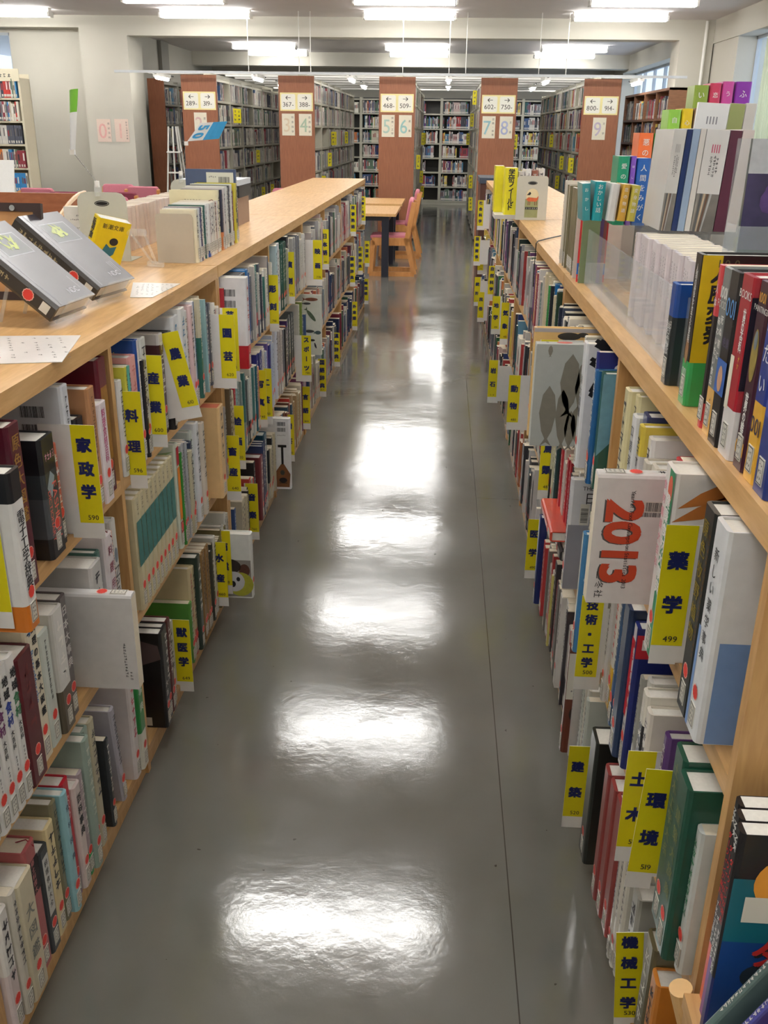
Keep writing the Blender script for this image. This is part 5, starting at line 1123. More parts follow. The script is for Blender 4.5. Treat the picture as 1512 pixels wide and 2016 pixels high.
popup((-1.12, 4.215, TZ + .20), [(-1.08, 4.2, 1.508), (-.945, 4.2, 1.520), (-.905, 4.2, 1.588), (-1.02, 4.2, 1.580)], (-1.085, 4.2, 1.500), (60, 160, 216), None, '50', 'blue and white pop-up card reading 50 above the far bookend', 'h')
# back of a framed picture at the left edge
t = empty('framed_picture', (-1.19, 2.33, TZ), (R(-8), 0, 0)); BR = mat((58, 40, 36), .4, .1, 30)
FW, FH = .34, .232
for a, b, c_, d_ in ((0, FW, FH - .02, FH), (0, FW, 0, .02), (0, .02, .02, FH - .02), (FW - .02, FW, .02, FH - .02)): MB().box(a - .13, b - .13, 0, .014, c_, d_, BR).build('frame_bar', t)
MB().box(-.11, FW - .15, .004, .010, .02, FH - .02, mat((190, 140, 90), .7, .05)).build('backing_board', t)
for u, v in ((.03, FH - .012), (.14, FH - .012), (FW - .14, .11)):
    MB().tube([(u, -.001, v), (u, -.004, v)], .007, CHROME, 10).build('frame_clip', t)
tag(t, 'dark framed picture seen from behind at the left edge of the oak top', 'picture')

# ---------------------------------------------------------------- on top of the right bookcase
def deco_white1(txt, tc=(230, 230, 226), sz=.02, u=0, a=.92, b=.4, bold=.02):
    return lambda mb, S, A, d, h, t: mb.vtext(S, txt, u * t, h * a, h * b, sz, mat(tc, .5, 0), bold)
def deco_jinrui(mb, S, A, d, h, t):
    K = mat((24, 22, 22), .4, .03); mb.quad(S, -t * .5 + .004, h * .30, -t * .5 + .004, h, K) if 0 else None
    mb.quad(A, 0, h * .30, .03, h * .999, mat((216, 186, 30), .4, .03), .0003); 
    mb.vtext(S, '人類の歴史を変えた発明', 0, h * .93, h * .42, .0135, WHITE, .012); mb.ell(S, 0, h * .36, .010, .02, mat((150, 110, 70), .5, .1))
    mb.vtext(A, '人歴変発', .030, h * .95, h * .42, .031, INK, .03); mb.htext(A, '1', .045, h * .38, .05, WHITE, .02); mb.htext(A, '1 0 0', .04, h * .95, .012, mat((90, 90, 60), .5, 0), .01)
    mb.htext(S, '001', 0, h * .22, .014, WHITE, 0); mb.vscrib(A, .03, h * .24, h * .06, .009, mat((200, 230, 150), .5, 0)); mb.vscrib(A, .05, h * .24, h * .06, .009, mat((200, 230, 150), .5, 0))
def deco_foods(mb, S, A, d, h, t):
    mb.htext(S, '1001', 0, h * .86, .016, WHITE, .02); mb.htext(S, 'FOODS', 0, h * .79, .011, mat((206, 206, 200), .5, 0), 0); mb.vtext(S, '死ぬ前に', t * .2, h * .74, h * .46, .013, WHITE, .02); mb.vtext(S, '味わいたい食品', -t * .12, h * .72, h * .30, .013, WHITE, .02); mb.vscrib(S, t * .1, h * .24, h * .14, .006, INK)
def deco_nature(mb, S, A, d, h, t):
    mb.htext(S, '001', t * .05, h * .80, .026, mat((90, 150, 210), .5, 0), .0); mb.htext(S, '絶景', t * .05, h * .60, .011, mat((110, 100, 130), .5, 0), 0); mb.quad(S, -t * .45, h * .30, t * .45, h * .50, mat((50, 96, 170), .5, .1)); mb.ell(S, 0, h * .39, .011, .018, mat((196, 150, 120), .5, .2, 60), .0008)
def deco_booksred(mb, S, A, d, h, t):
    mb.htext(S, 'BOOKS', 0, h * .90, .011, WHITE, .01); mb.vtext(S, '世界の大百科', t * .15, h * .82, h * .60, .014, WHITE, .02); mb.quad(S, -t * .40, h * .26, -t * .12, h * .56, mat((226, 218, 196), .5, 0)); mb.vscrib(S, t * .2, h * .58, h * .5, .008, mat((220, 180, 60), .5, 0)); mb.vscrib(S, -t * .1, h * .2, h * .08, .01, mat((190, 50, 60), .5, 0)); mb.quad(A, 0, h * .4, .02, h * .9, mat((36, 30, 46), .5, 0))
def deco_paint(mb, S, A, d, h, t):
    mb.htext(S, '1001', 0, h * .92, .013, mat((220, 160, 50), .5, 0), .01); mb.htext(S, 'PAINTINGS', 0, h * .86, .008, WHITE, 0); mb.ell(S, 0, h * .62, t * .28, h * .14, mat((150, 130, 60), .5, .3, 40)); mb.ell(S, 0, h * .70, t * .14, h * .05, mat((110, 120, 130), .5, .1), .0008); mb.vtext(S, '世界の絵画', 0, h * .42, h * .16, .014, WHITE, .03); mb.htext(S, '001', 0, h * .12, .02, mat((224, 166, 60), .5, 0), .01)
TOPR = [(52, 235, (40, 60, 130), {'n': 'blue and yellow book with white strokes', 'bands': [(.4, (60, 80, 170))], 'title': 'たい', 'tc': (226, 226, 230)}),
        (46, 240, (230, 176, 60), {'n': 'yellow-footed deep blue volume', 'bands': [(.42, (40, 60, 140))], 'title': 'がたい', 'tz': (.44, .9), 'tc': (226, 226, 230), 'deco': lambda mb, S, A, d, h, t: mb.htext(S, '001', 0, h * .30, .022, mat((50, 40, 70), .5, 0), .005)}),
        (46, 240, (60, 20, 42), {'n': 'dark plum volume of world paintings', 'title': '-', 'deco': deco_paint}),
        (4, 0, None),
        (56, 240, (226, 222, 220), {'n': 'red and white encyclopedia', 'bands': [(.28, (168, 30, 46))], 'title': '-', 'deco': deco_booksred}),
        (50, 238, (26, 26, 30), {'n': 'worn black volume with a blue picture band', 'title': '-', 'deco': deco_nature}),
        (44, 236, (226, 178, 100), {'n': 'grey foods volume with yellow foot', 'bands': [(.29, (122, 126, 124))], 'title': '-', 'deco': deco_foods}),
        (24, 236, (206, 66, 72), {'n': 'slim coral and black book', 'bands': [(.16, (30, 28, 32)), (.7, (206, 66, 72))], 'title': '人体', 'tz': (.74, .9), 'tc': (230, 226, 224)}),
        (100, 0, None),
        (48, 236, (56, 166, 86), {'n': 'black, yellow and green book on inventions', 'bands': [(.30, (28, 26, 26))], 'title': '-', 'deco': deco_jinrui}),
        (86, 0, None),
        (42, 172, (28, 38, 42), {'n': 'short dark book with blue sky top', 'bands': [(.68, (28, 74, 150))], 'title': '空の旅', 'tz': (.32, .55), 'tc': (220, 222, 220), 'deco': lambda mb, S, A, d, h, t: mb.htext(S, '366日', 0, h * .60, .011, WHITE, .01)}),
        ]
toprow(TOPR, .394, 1.075, 'R', 'large reference books on the right oak top', 'on the right oak top')
# taller books lying or leaning behind them, seen over their tops
for k, (c, z0, x0, x1, ya, yb_, lab) in enumerate((((110, 186, 186), .0, .56, .84, 1.40, 1.46, 'turquoise boxed volume standing behind the reference books'), ((226, 222, 214), .0, .59, .84, 1.34, 1.38, 'pale volume standing behind the reference books'), ((206, 110, 90), .0, .60, .84, 1.29, 1.325, 'coral-edged volume standing behind the reference books'))):
    mb = MB(); mb.box(x0, x1, ya, yb_, TZ, TZ + .252 - .012 * k, mat(c, .4, .05, coat=.2)); mb.box(x0 + .004, x1 - .004, ya + .003, yb_ - .003, TZ + .24 - .012 * k, TZ + .2535 - .012 * k, PAGEW); tag(mb.build('boxed_volume'), lab, 'book')
# clear acrylic divider along the front with small white paperbacks behind it
t = empty('acrylic_divider', (.418, 1.90, TZ)); MB().box(-.002, .002, -.40, .92, 0, .152, ACR).build('front_sheet', t); MB().box(.002, .05, -.40, .92, 0, .003, ACR).build('foot', t); 
for q in (-.40, .92): MB().box(-.002, .05, q - .0015, q + .0015, 0, .06, ACR).build('gusset', t)
tag(t, 'long clear acrylic divider along the edge of the right oak top', 'divider')
y = 1.78; r = random.Random(21)
for k, t_ in enumerate((.036, .026, .030, .026, .050, .028, .026, .044, .03, .028, .03, .034, .05, .04, .036, .03)):
    book((.452 + (k % 3) * .004, y + t_ / 2, TZ), t_ - .001, .192, .12, (222, 212, 214), side='R', hard=False, call=False, seal=False, title=None, tsize=.006, tz=(.5, .9), tc=(120, 116, 120), lab='white paperback standing behind the clear divider on the right oak top', group='white paperbacks behind the clear divider', near=None); y += t_
# pale upright pamphlets nearest the fox book, olive magazines and thin coloured ones
OL = [(26, 262, (120, 112, 86), {'n': 'olive magazine, sixth in its row'})]
it = [(10, 228, (120, 136, 100), {'n': 'slim orange pamphlet', 'spine': (232, 170, 50), 'title': '-', 'd': .05}), (8, 228, (110, 80, 140), {'n': 'slim purple pamphlet', 'd': .06}), (8, 228, (150, 90, 90), {'n': 'slim dusky red pamphlet', 'd': .07}), (9, 214, (214, 50, 56), {'n': 'slim red and blue pamphlet', 'd': .08, 'bands': [(.1, (40, 110, 190)), (.25, (214, 50, 56))]}), (70, 0, None), (14, 252, (206, 196, 184), {'n': 'worn pale magazine'}), (26, 252, (214, 208, 196), {'n': 'broad pale magazine with torn top'}), (16, 0, None)]
it += [(24, 250, (122, 114, 86), {'title': '-', 'd': .18})] * 6 + [(26, 0, None)] + [(24, 252, (122, 114, 86), {'title': '-', 'd': .18, 'spine': (200, 194, 176)})] * 3 + [(22, 0, None), (22, 250, (118, 110, 84), {'title': '-', 'd': .18}), (20, 262, (222, 214, 200), {'n': 'cream file at the far end of the magazines', 'd': .19})]
it = [(a if isinstance(a, tuple) else a) for a in it]
toprow(it, .40, 2.83, 'R', 'magazines on the right oak top', 'on the right oak top')
# stepped rack with coloured paperbacks, spines towards the camera
rk = empty('stepped_rack', (0, 0, 0)); SM = clear((200, 204, 204), .05, .10)
STEPS = [(2.84, 1.30), (2.70, 1.34), (3.02, 1.405), (3.20, 1.455), (3.38, 1.50)]
for k, (yy, zt) in enumerate(((2.70, 1.325), (2.95, 1.40), (3.15, 1.455), (3.35, 1.51))):
    MB().box(.52 + .03 * k, .84, yy, yy + .18, zt - .006, zt, SM).build('tread', rk); MB().box(.52 + .03 * k, .84, yy + .174, yy + .18, TZ, zt - .006, SM).build('riser', rk)
    for q in (.523 + .03 * k, .835): MB().box(q - .003, q + .003, yy, yy + .17, TZ, zt - .006, SM).build('side_support', rk)
tag(rk, 'stepped clear rack carrying the rows of coloured paperbacks', 'rack')
def rackbook(px0, px1, pytop, y, base, c, ttl, lab, tilt=0, foot=None, tc=(232, 230, 226)):
    a, b = at(px0, pytop, y=y), at(px1, pytop, y=y); t = max(.012, abs(b.x - a.x) - .001); h = min(a.z - base, .21)
    if h < .05: h = .13
    kw = {'bands': [(.15, c)]} if foot else {}
    o = book(((a.x + b.x) / 2, y, base + .0008), t, h, .105, foot or c, rotz=-math.pi / 2, hard=False, call=False, seal=False, title=ttl, tc=tc, tsize=t * .5, tz=(.05 if len(ttl) > 4 else .3, .93), lab=lab, bold=.01, page=PAGEW, group='coloured paperbacks on the stepped rack', near=None)
    if tilt: o.rotation_euler[1] = tilt; o.rotation_euler = (Euler((0, tilt, 0)).to_matrix() @ Euler((0, 0, -math.pi / 2)).to_matrix()).to_euler()
    return o
# row resting on the white paperbacks' level
zA = TZ + .0
def postbook(*a, **k): return rackbook(*a, **k)
zb1 = 1.3255
postbook(1219, 1243, 308, 2.75, zb1, (30, 150, 110), '愛のうちおい', 'emerald green paperback on the lowest step')
postbook(1244, 1255, 308, 2.75, zb1, (130, 84, 190), 'はしける', 'slim violet paperback on the lowest step')
postbook(1256, 1284, 312, 2.75, zb1, (40, 100, 180), '人間をみがく', 'bright blue paperback on the lowest step')
postbook(1286, 1312, 314, 2.75, zb1, (238, 150, 40), '自然のちから', 'orange paperback with white foot on the lowest step', foot=(230, 226, 220))
zc = 1.4005
postbook(1256, 1276, 262, 3.0, zc, (238, 116, 60), '', 'deep orange paperback on the second step') if 0 else None
postbook(1260, 1289, 262, 3.0, zc, (238, 116, 60), '悪のしくみ', 'deep orange paperback on the second step')
postbook(1290, 1310, 263, 3.0, zc, (70, 190, 74), 'おろか者', 'grass green paperback on the second step')
postbook(1311, 1330, 263, 3.0, zc, (222, 150, 190), 'こころ', 'pink paperback on the second step')
zd = 1.4555
postbook(1318, 1343, 216, 3.2, zd, (150, 206, 80), '自由へ', 'lime green paperback on the third step')
postbook(1345, 1367, 214, 3.2, zd, (232, 200, 40), '', 'yellow paperback on the third step') if 0 else None
postbook(1345, 1367, 214, 3.2, zd, (232, 200, 40), '心理', 'yellow paperback on the third step')
postbook(1369, 1392, 213, 3.2, zd, (140, 116, 92), 'お金物', 'brown paperback on the third step')
ze = 1.5105
postbook(1369, 1398, 168, 3.4, ze, (140, 164, 62), 'いのちの', 'olive green paperback on the top step')
postbook(1400, 1423, 164, 3.4, ze, (206, 60, 96), '恋人の', 'crimson paperback on the top step')
postbook(1425, 1448, 160, 3.4, ze, (206, 80, 160), 'うその', 'magenta paperback on the top step')
postbook(1452, 1484, 153, 3.4, ze, (140, 50, 170), 'ふしぎ', 'purple paperback with a black ribbon on the top step')
# nearest coloured books standing on the white paperbacks' row
shelfA = MB().box(.415, .56, 2.755, 2.90, 1.352 - .006, 1.352, SM) if 0 else None
yA = 2.60; zA = TZ + .1935
def lowbook(px0, px1, pyt, c, ttl, lab, lean=0, y=yA):
    a, b = at(px0, pyt, y=y), at(px1, pyt, y=y); t = abs(b.x - a.x) - .001; h = a.z - zA - .001
    o = book(((a.x + b.x) / 2, y, zA), t, h, .10, c, rotz=-math.pi / 2, hard=False, call=False, seal=False, title=ttl, tc=(232, 232, 226), tsize=min(t * .5, .017), tz=(.2, .95), lab=lab, bold=.01, page=PAGEW, group='coloured paperbacks resting on the white ones')
    o.rotation_euler = (Euler((0, lean, 0)).to_matrix() @ Euler((0, 0, -math.pi / 2)).to_matrix()).to_euler(); return o
lowbook(1153, 1170, 360, (60, 150, 156), 'おかし', 'slim dark turquoise paperback leaning on its fellow', R(-5))
lowbook(1171, 1193, 357, (26, 156, 164), 'おかしい話', 'turquoise paperback beside the sketch-covered book', R(2))
lowbook(1197, 1222, 361, (226, 224, 220), '', 'white book with a pen sketch on its cover', R(5)) if 0 else None
lowbook(1199, 1219, 361, (226, 224, 220), '・', 'white book with a pen sketch on its cover', R(4))
lowbook(1222, 1239, 362, (216, 170, 70), '恋の物語', 'gold paperback beside the olive-yellow one', R(4))
lowbook(1240, 1258, 364, (196, 184, 76), '変身物語', 'olive-yellow paperback at the end of its row', R(5))
# tall thin picture books standing in a block
def tall(px0, px1, pyt, y, z0, c, lab, deco=None, d=.20, ttl='-', near=None):
    a, b = at(px0, pyt, y=y), at(px1, pyt, y=y); t = abs(b.x - a.x) - .0008; h = a.z - z0
    mb = MB(); mb.box(0, t, 0, d, 0, h, mat(c, .3, .06, 8, coat=.4)); mb.box(.001, t - .001, .002, d - .001, h - .001, h + .0005, PAGEW); f = (Vector((0, 0, 0)), X, Z, -Y)
    if deco: deco(mb, f, t, h)
    o = mb.build('picture_book', loc=(a.x, y, z0), rot=(0, 0, 0)); o.rotation_euler = (0, R(2.5), 0)
    tag(o, lab, 'book', 'tall picture books on the right oak top'); return o
def bars(cc, dark=(60, 60, 64), pic=True):
    def f_(mb, f, t, h):
        c = mat(cc, .5, 0); K = mat(dark, .5, 0)
        for q in range(4): mb.quad(f, t * (.34 + q * .1), h * .78, t * (.38 + q * .1), h * .86, c)
        if pic:
            for q, (u, a, b) in enumerate(((.38, .56, .75), (.54, .54, .76), (.66, .58, .74))): mb.vscrib(f, t * u, h * b, h * a, t * .13, K)
            mb.quad(f, 0, 0, t, h * .38, mat((120, 116, 110), .4, .5, 12), .0003)
            for q in range(5): mb.shape(f, [(t * .1 * q, 0), (t * (.1 * q + .06), 0), (t * (.14 * q + .12), h * .38), (t * (.14 * q + .03), h * .38)], mat([(150, 146, 140), (90, 92, 96), (196, 176, 150), (110, 84, 70), (176, 176, 176)][q], .4, .3, 20), .0005 + q * .0001)
    return f_
PLZ = TZ + .0
tall(1320, 1345, 254, 2.30, 1.3545, (206, 204, 200), 'pale folder-like picture book left of the dark blue one', bars((150, 150, 150), pic=True))
tall(1345.5, 1357, 254, 2.30, 1.3545, (22, 44, 96), 'dark blue tall picture book')
tall(1357.5, 1372, 253, 2.30, 1.3545, (150, 170, 196), 'pale blue tall picture book')
tall(1372.5, 1384, 253, 2.30, 1.3545, (216, 212, 206), 'off-white slim tall picture book')
tall(1384.5, 1431, 254, 2.30, 1.3545, (218, 216, 214), 'white art book with four crimson bars and grey brush strokes', bars((200, 70, 110)))
tall(1431.5, 1455, 256, 2.30, 1.3545, (92, 40, 62), 'maroon tall picture book')
tall(1455.5, 1479, 255, 2.30, 1.3545, (216, 204, 200), 'pinkish white tall picture book')
pl = MB().box(.59, .84, 2.295, 2.50, TZ, 1.348, SM); pl.box(.46, .84, 2.295, 2.50, 1.3485, 1.354, SM); pl = pl.build('display_plinth'); tag(pl, 'clear plinth under the tall picture books', 'plinth')
# second block behind
pl = MB().box(.60, .84, 2.515, 2.60, TZ, 1.42, SM).build('display_plinth'); tag(pl, 'taller clear plinth behind the picture books', 'plinth')
tall(1368, 1431, 201, 2.52, 1.4205, (222, 222, 222), 'white art book with four grey bars, back row', bars((130, 130, 136), pic=False), d=.012)
o = tall(1432, 1462, 203, 2.52, 1.4205, (150, 158, 100), 'olive green art book, back row', None, d=.012)
tall(1463, 1484, 203, 2.52, 1.4205, (206, 202, 196), 'pale grey art book at the end of the back row', None, d=.012)
# brochure holder with purple and dark green covers
t = empty('brochure_holder', (0, 0, 0)); p = at(1452, 470, y=1.72); x0 = p.x
MB().box(x0, .84, 1.72, 1.723, TZ + .0, TZ + .26, ACR).build('front_sheet', t); MB().box(x0, .84, 1.723, 1.80, TZ, TZ + .004, ACR).build('base', t); MB().box(x0, .84, 1.80, 1.803, TZ, TZ + .40, ACR).build('back_sheet', t); MB().box(x0, x0 + .003, 1.723, 1.80, TZ, TZ + .26, ACR).build('side_sheet', t)
tag(t, 'clear brochure holder at the right edge of the view', 'holder')
mb = MB(); mb.box(x0 + .006, .83, 1.735, 1.745, TZ + .006, TZ + .40, mat((28, 58, 58), .35, .25, 6, coat=.4)); f = (Vector((x0, 1.735, TZ)), X, Z, -Y)
mb.quad(f, .006, .22, .83 - x0, .345, mat((70, 62, 96), .4, .5, 16), .0004)
for q in range(22): rr = random.Random(q); u = rr.uniform(.02, .26); v = rr.uniform(.23, .33); mb.ell(f, u, v, .014, .02, mat((96, 70, 130), .5, .3, 40), .0006 + q * .00004, n=9)
mb.quad(f, .006, .345, .83 - x0, .40, mat((206, 208, 212), .4, .1), .0004)
tag(mb.build('brochure'), 'dark green brochure with purple wisteria in the clear holder', 'brochure')
mb = MB(); mb.box(x0 + .05, .83, 1.75, 1.765, TZ + .006, TZ + .30, mat((24, 110, 104), .35, .05, coat=.3)); tag(mb.build('brochure'), 'teal brochure behind the wisteria brochure', 'brochure')
# fox bookend, field guides and sheet music
be = bookend((.362, 4.955, TZ), .152, .208, (200, 198, 184), 'grey metal bookend with a fox pictured in its round window', hole=False, oval=True, rnd_=.014)
f = (Vector((0, -.0004, 0)), X, Z, -Y); m_ = MB(); m_.ell(f, .078, .115, .031, .034, mat((226, 212, 170), .5, 0), .0002, 24); m_.quad(f, .044, .012, .108, .10, mat((156, 160, 110), .5, .1, 40), .0003)
m_.shape(f, [(.048, .098), (.06, .108), (.10, .105), (.108, .116), (.108, .10), (.098, .088), (.06, .088)], mat((206, 100, 56), .5, .1), .0006); m_.shape(f, [(.050, .118), (.066, .134), (.072, .126), (.066, .118)], INK, .0006); m_.quad(f, .046, .050, .108, .062, mat((60, 66, 60), .5, 0), .0005); m_.hscrib(f, .048, .106, .056, .008, WHITE)
for q in (.058, .066, .090, .098): m_.quad(f, q, .07, q + .003, .09, mat((120, 60, 40), .5, 0), .0005)
m_.build('window_picture', be)
def deco_gakken(mb, S, A, d, h, t):
    mb.vtext(S, '学研フィールド', 0, h * .97, h * .10, t * .55, INK, .03)
o = book((.336, 5.0, TZ + .02), .06, .222, .14, (232, 220, 40), rotz=-math.pi / 2, title='-', deco=deco_gakken, hard=False, call=False, seal=False, lab='yellow field guide with black title beside the fox bookend'); 
o = book((.285, 5.16, TZ + .02), .045, .225, .14, (232, 220, 40), rotz=-math.pi / 2, title='-', hard=False, call=False, seal=False, lab='second yellow field guide, farther than the first'); 
for k, (xx, c, h_, ds) in enumerate(((.385, (206, 196, 190), .225, 'pale'), (.42, (226, 222, 216), .235, 'white'), (.455, (150, 90, 70), .23, 'brown'), (.49, (222, 216, 206), .238, 'off-white'))):
    book((xx, 5.02 + .02 * k, TZ), .032, h_, .15, c, rotz=-math.pi / 2, call=False, seal=False, lab='%s field guide behind the fox bookend' % ds, group='field guides behind the fox bookend')
o = MB().box(.26, .44, 4.985, 5.20, TZ, TZ + .0195, mat((206, 200, 190), .5, .05)).build('lying_book'); tag(o, 'pale book lying under the yellow field guides', 'book')
# hanging black cord over the edge of the right oak top
p = Vector((.375, 3.9, TZ)); m_ = MB(); m_.tube([(.52, 4.2, TZ + .004), (.44, 4.05, TZ + .004), (.384, 3.93, TZ + .004), (.374, 3.90, TZ - .002), (.373, 3.9, TZ - .10), (.374, 3.895, TZ - .17)], .0025, BLACK, 6); tag(m_.build('cord'), 'thin black cord hanging over the edge of the right oak top', 'cord')

# ---------------------------------------------------------------- children's magazines and slim books before the end of the right bookcase
t = empty('side_table', (.60, .72, 0)); MB().box(-.242, .3, -.25, .235, .47, .495, OAK).build('table_top', t)
for sx, sy in ((-1, -1), (1, -1), (-1, 1), (1, 1)): MB().box(sx * .22 - .02, sx * .22 + .02, sy * .21 - .02, sy * .21 + .02, 0, .47, OAKV).build('leg', t)
tag(t, 'small oak side table at the near end of the right bookcase', 'table')
def deco_nhk(first):
    def f_(mb, S, A, d, h, t):
        RD = mat((206, 50, 46), .5, 0)
        mb.htext(S, 'NHK', 0, h * .93, .0085, WHITE, .01, rot=-math.pi / 2); mb.vtext(S, 'ダーウィンが来た', 0, h * .86, h * .55, .011, RD, .02); mb.vscrib(S, 0, h * .52, h * .3, .008, WHITE, 8)
        if first:
            T_ = mat((24, 104, 120), .4, .1, 6); B2 = mat((28, 70, 140), .4, .1, 6)
            mb.quad(A, 0.001, .001, d, h * .5, B2, .0003); mb.quad(A, .001, h * .5, d, h * .80, T_, .0003); mb.ell(A, .075, h * .78, .05, .045, mat((236, 160, 60), .4, .05), .0006, 30)
            mb.htext(A, 'ふしぎ', .085, h * .765, .022, mat((226, 70, 50), .5, 0), .02, .0009); mb.htext(A, 'NHK', .075, h * .57, .013, mat((240, 220, 210), .5, 0), 0, .0009)
            for dx_, dz_, m_, e in ((.003, -.004, INK, .0009), (0, 0, RD, .0013)): mb.htext(A, 'ダーウ', .10 + dx_, h * .45 + dz_, .034, m_, .03, e)
            mb.quad(A, .018, h * .60, .062, h * .72, LABEL, .0012); mb.barcode(A, .03, h * .615, .014, .03, vert=True); mb.vscrib(A, .052, h * .71, h * .61, .008, INK)
            mb.ell(A, .06, h * .33, .03, .022, mat((40, 50, 60), .4, .1), .0006)
    return f_
for k, (yy, c1, c2, c3) in enumerate(((.90, (28, 34, 130), (28, 40, 110), 0), (.924, (110, 40, 130), (120, 60, 150), 0), (.948, (220, 60, 50), (226, 70, 50), 0))):
    book((.366 + .006 * k, yy, .4958), .0225, .322, .22, c2, side='R', hard=False, title='-', call=False, seal=False, bands=[(.3, (28, 26, 30))], deco=deco_nhk(k == 0), page=PAGEW, lab='%s television nature magazine volume, %s of three beside the bookcase end' % (('blue', 'purple', 'red')[k], ('nearest', 'middle', 'farthest')[k]), group='television nature magazine volumes')
for k, c in enumerate(((90, 110, 106), (76, 76, 150), (222, 116, 100), (120, 190, 110), (50, 130, 190), (200, 190, 120))):
    o = book((.345 + .011 * k, .80 - .022 * k, .4958 + .02), .012, .19, .15, c, rotz=0, hard=False, call=False, seal=False, title=None, tsize=.006, lab='slim %s book in the slanting row at the lower right corner' % ('sky blue' if k == 4 else cname(c)), group='slanting slim books on the side table')
    o.rotation_euler = (Euler((0, R(28), 0)).to_matrix() @ Euler((0, 0, math.pi)).to_matrix()).to_euler(); o.location = (.325 + .013 * k, .84 - .026 * k, .4958 + .034)
m_ = MB(); a, b = at(1340, 1945, y=.985), at(1372, 2030, y=.985); m_.tube([(a.x, .985, a.z), (b.x, .985, b.z - .03)], .016, mat((232, 190, 130), .6, .05), 16); tag(m_.build('paper_roll'), 'rolled peach-coloured paper beside the bookcase end', 'paper')

# ---------------------------------------------------------------- reading tables and chairs
def table(loc, lx, ly, lab):
    t = empty('reading_table', loc); MB().box(-lx / 2, lx / 2, -ly / 2, ly / 2, .67, .70, OAK).build('table_top', t)
    DKM = mat((28, 34, 48), .4, .03)
    for sx in (-1, 1):
        MB().box(sx * (lx / 2 - .12) - .04, sx * (lx / 2 - .12) + .04, -ly / 2 + .04, -ly / 2 + .10, 0, .67, DKM).build('leg', t)
        MB().box(sx * (lx / 2 - .12) - .04, sx * (lx / 2 - .12) + .04, ly / 2 - .10, ly / 2 - .04, 0, .67, DKM).build('leg', t)
    MB().box(-lx / 2 + .08, lx / 2 - .08, -ly / 2 + .06, ly / 2 - .06, .62, .67, DKM).build('apron', t)
    return tag(t, lab, 'table', 'reading tables in the aisle')
table((-1.01, 11.62, 0), .98, 1.24, 'nearer oak reading table with dark legs at the end of the left bookcase')
table((-1.01, 13.12, 0), .98, 1.1, 'farther oak reading table before the middle brown end panel')
def chair_proto(fab, lab):
    t = empty('reading_chair'); 
    for s in (-1, 1):   # closed sled side frames; chair faces -x
        mb = MB(); y0, y1 = s * .21 - .018, s * .21 + .018
        out = [(.26, 0), (-.24, 0), (-.27, .03), (-.24, .40), (-.20, .44), (.13, .44), (.20, .62), (.235, .80), (.27, .80), (.24, .60), (.20, .42), (.29, .03)]
        inn = [(.22, .05), (-.19, .05), (-.21, .08), (-.19, .32), (-.15, .35), (.10, .35), (.16, .30), (.235, .08)]
        m = CHAIRW
        def strip(P):  # bar segments following a path
            for (a, b, w_) in P:
                A_, B_ = Vector((a[0], 0, a[1])), Vector((b[0], 0, b[1])); d = (B_ - A_).normalized(); n = Vector((-d.z, 0, d.x)) * w_ / 2; A_ -= d * w_ * .3; B_ += d * w_ * .3
                mb.prism([((A_ - n).x, (A_ - n).z), ((B_ - n).x, (B_ - n).z), ((B_ + n).x, (B_ + n).z), ((A_ + n).x, (A_ + n).z)], y0, y1, m, 'y')
        strip([((.25, .025), (-.24, .025), .05), ((-.245, .04), (-.215, .38), .055), ((-.20, .385), (.16, .385), .085), ((.26, .04), (.17, .40), .055), ((.17, .40), (.245, .80), .055)])
        mb.build('side_frame', t)
    def cushion(x0, x1, y0, y1, z0, z1, name, tilt=0):
        mb = MB(); n = 8; 
        for i in range(n):
            for j in range(n):
                pass
        r = .02; P = []
        prof = []
        for a0, cx_, cy_ in ((0, x1 - .04, y1 - .04), (90, x0 + .04, y1 - .04), (180, x0 + .04, y0 + .04), (270, x1 - .04, y0 + .04)):
            for d in (0, 22, 45, 68, 90): prof.append((cx_ + .04 * math.cos(R(a0 + d)), cy_ + .04 * math.sin(R(a0 + d))))
        cxm, cym = (x0 + x1) / 2, (y0 + y1) / 2; k = len(prof); lv = [(0, .94), (.25, 1), (.7, 1), (.92, .96), (1, .86)]
        for hz, sc_ in lv: mb.v += [(cxm + (a - cxm) * sc_, cym + (b - cym) * sc_, z0 + (z1 - z0) * hz) for a, b in prof]
        mi = mb.mat_i(fab)
        for q in range(len(lv) - 1):
            for j in range(k): mb.f.append((q * k + j, q * k + (j + 1) % k, (q + 1) * k + (j + 1) % k, (q + 1) * k + j)); mb.mi.append(mi)
        mb.f.append(tuple(range(k))[::-1]); mb.mi.append(mi); mb.f.append(tuple((len(lv) - 1) * k + j for j in range(k))); mb.mi.append(mi)
        return mb.build(name, t, smooth=False)
    cushion(-.25, .18, -.19, .19, .40, .455, 'seat')
    o = cushion(-.15, .15, -.21, .21, 0, .05, 'backrest'); o.rotation_euler = (0, R(-80), 0); o.location = (.215, 0, .70)
    return t
CP = chair_proto(PINK, ''); CM = chair_proto(MAUVE, '')
def put_chair(src, loc, rz, lab, grp, first=False):
    o = src if first else copy_tree(src); o.location = loc; o.rotation_euler = (0, 0, rz); tag(o, lab, 'chair', grp)
put_chair(CP, (-.57, 11.36, 0), 0, 'pink chair with beech frame tucked under the nearer table from the aisle', 'chairs at the reading tables', True)
put_chair(CP, (-.55, 13.0, 0), 0, 'pink chair with beech frame at the aisle side of the farther table', 'chairs at the reading tables')
put_chair(CP, (-1.42, 12.9, 0), math.pi, 'pink chair with beech frame on the far side of the farther table', 'chairs at the reading tables')
put_chair(CM, (-1.40, 11.5, 0), math.pi, 'mauve chair on the far side of the nearer table', 'chairs at the reading tables', True)
put_chair(CP, (-2.0, 12.6, 0), math.pi / 2, 'pink chair showing its back over the left oak top', 'chairs in the left reading area')
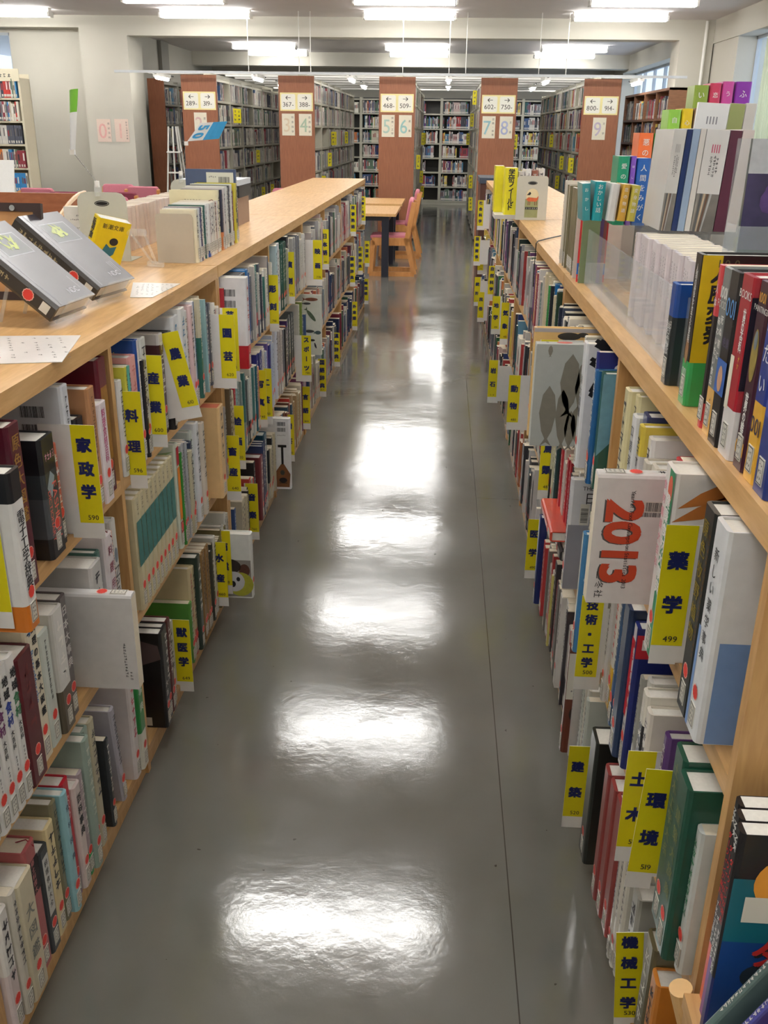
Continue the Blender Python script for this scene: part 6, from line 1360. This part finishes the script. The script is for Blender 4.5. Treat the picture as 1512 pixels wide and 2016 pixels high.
for k, (px, py, m_, lab) in enumerate(((85, 362, CP, 'pink chair nearest the cream bookcases'), (112, 374, CP, 'pink chair back behind the brown carrel'), (142, 367, CM, 'mauve chair back left of the pillar'), (222, 358, CP, 'pink chair back before the left pillar'), (245, 367, CM, 'mauve chair back right of the clear clip'), (200, 370, CP, 'low pink chair back just over the grey bookend'), (290, 360, CP, 'pink chair back at the pillar\'s right edge'), (10, 386, CM, 'mauve chair back at the left edge of the view'))):
    p = at(px, py, y=[12.2, 10.6, 11.6, 12.9, 11.7, 10.5, 12.9, 8.3][k]); put_chair(m_, (p.x, [12.2, 10.6, 11.6, 12.9, 11.7, 10.5, 12.9, 8.3][k], 0), math.pi / 2 if k % 2 else -math.pi / 2, lab, 'chairs in the left reading area')
# study carrels behind the left bookcase
CW = wood('carrel_panel', (150, 92, 58), (168, 106, 70), rough=.5, sx=(2, 2, 6)); EDG = mat((214, 176, 130), .4, .03)
def carrel(x0, y0, x1, y1, lab):
    t = empty('study_carrel', (x0, y0, 0)); W_ = x1 - x0; D = y1 - y0
    MB().box(0, W_, D - .025, D, .0, 1.22, CW).build('back_panel', t)
    P = [(0, 1.0)] + [(D * q / 10, 1.02 + .20 * (1 - math.cos(math.pi * q / 10)) / 2) for q in range(1, 11)]
    for xx in (0, W_ - .025):
        prof = [(0, .0), (D - .025, .0)] + P[::-1][1:] if 0 else [(a, b) for a, b in [(0, 0), (D - .026, 0)]] + [(a if a < D - .026 else D - .026, b) for a, b in P[::-1]]
        MB().prism(prof, xx, xx + .025, CW, 'x').build('side_panel', t)
        MB().tube([(xx + .0125, a, b + .004) for a, b in P], .013, EDG, 6).build('edge_trim', t)
    MB().box(.026, W_ - .026, .05, D - .026, .69, .72, OAK).build('desk_top', t)
    return tag(t, lab, 'desk', 'study carrels')
carrel(-2.95, 4.55, -1.95, 5.35, 'brown study carrel with curved sides just behind the left bookcase')
carrel(-3.10, 3.60, -2.10, 4.35, 'nearer brown study carrel at the left edge of the view')
# leaflet rack at far left and a ladder in the stacks
t = empty('step_ladder', (-4.2, 15.4, 0)); 
for sx in (-.13, .0, .10, .16): MB().tube([(sx * 1.3, 0 if sx < .05 else .25, 0), (sx * .5, .1, 1.58)], .014, WHITE, 8).build('rail', t)
for q in range(4): MB().box(-.1, .12, .02, .16, .3 + .3 * q, .32 + .3 * q, WHITE).build('step', t)
tag(t, 'white folding ladder standing in the left stack aisle', 'ladder')
t = empty('side_counter', (.46, 9.25, 0)); MB().box(-.12, .28, 0, .62, 0, 1.12, DARKW).build('cabinet_body', t); MB().box(-.13, .29, -.01, .63, 1.12, 1.17, mat((60, 70, 84), .4, .05)).build('cabinet_top', t)
tag(t, 'dark brown cabinet with a blue-grey top at the far end of the right bookcase', 'cabinet')
p = at(0, 330, y=9.0)
t = empty('magazine_display', (-4.38, 9.0, 0)); MB().box(0, .42, 0, .35, 0, .95, mat((70, 72, 78), .5, .05)).build('stand_body', t); MB().box(.02, .30, .02, .03, .98, 1.30, WHITE, Euler((R(-14), 0, 0)).to_matrix().to_4x4()).build('tilted_panel', t)
tag(t, 'grey stand with a tilted white panel at the left edge of the view', 'display stand')


o = BULK.build('library_books'); tag(o, 'small far books packing the tall steel bookcases and deep low bays', 'books', None, 'stuff')
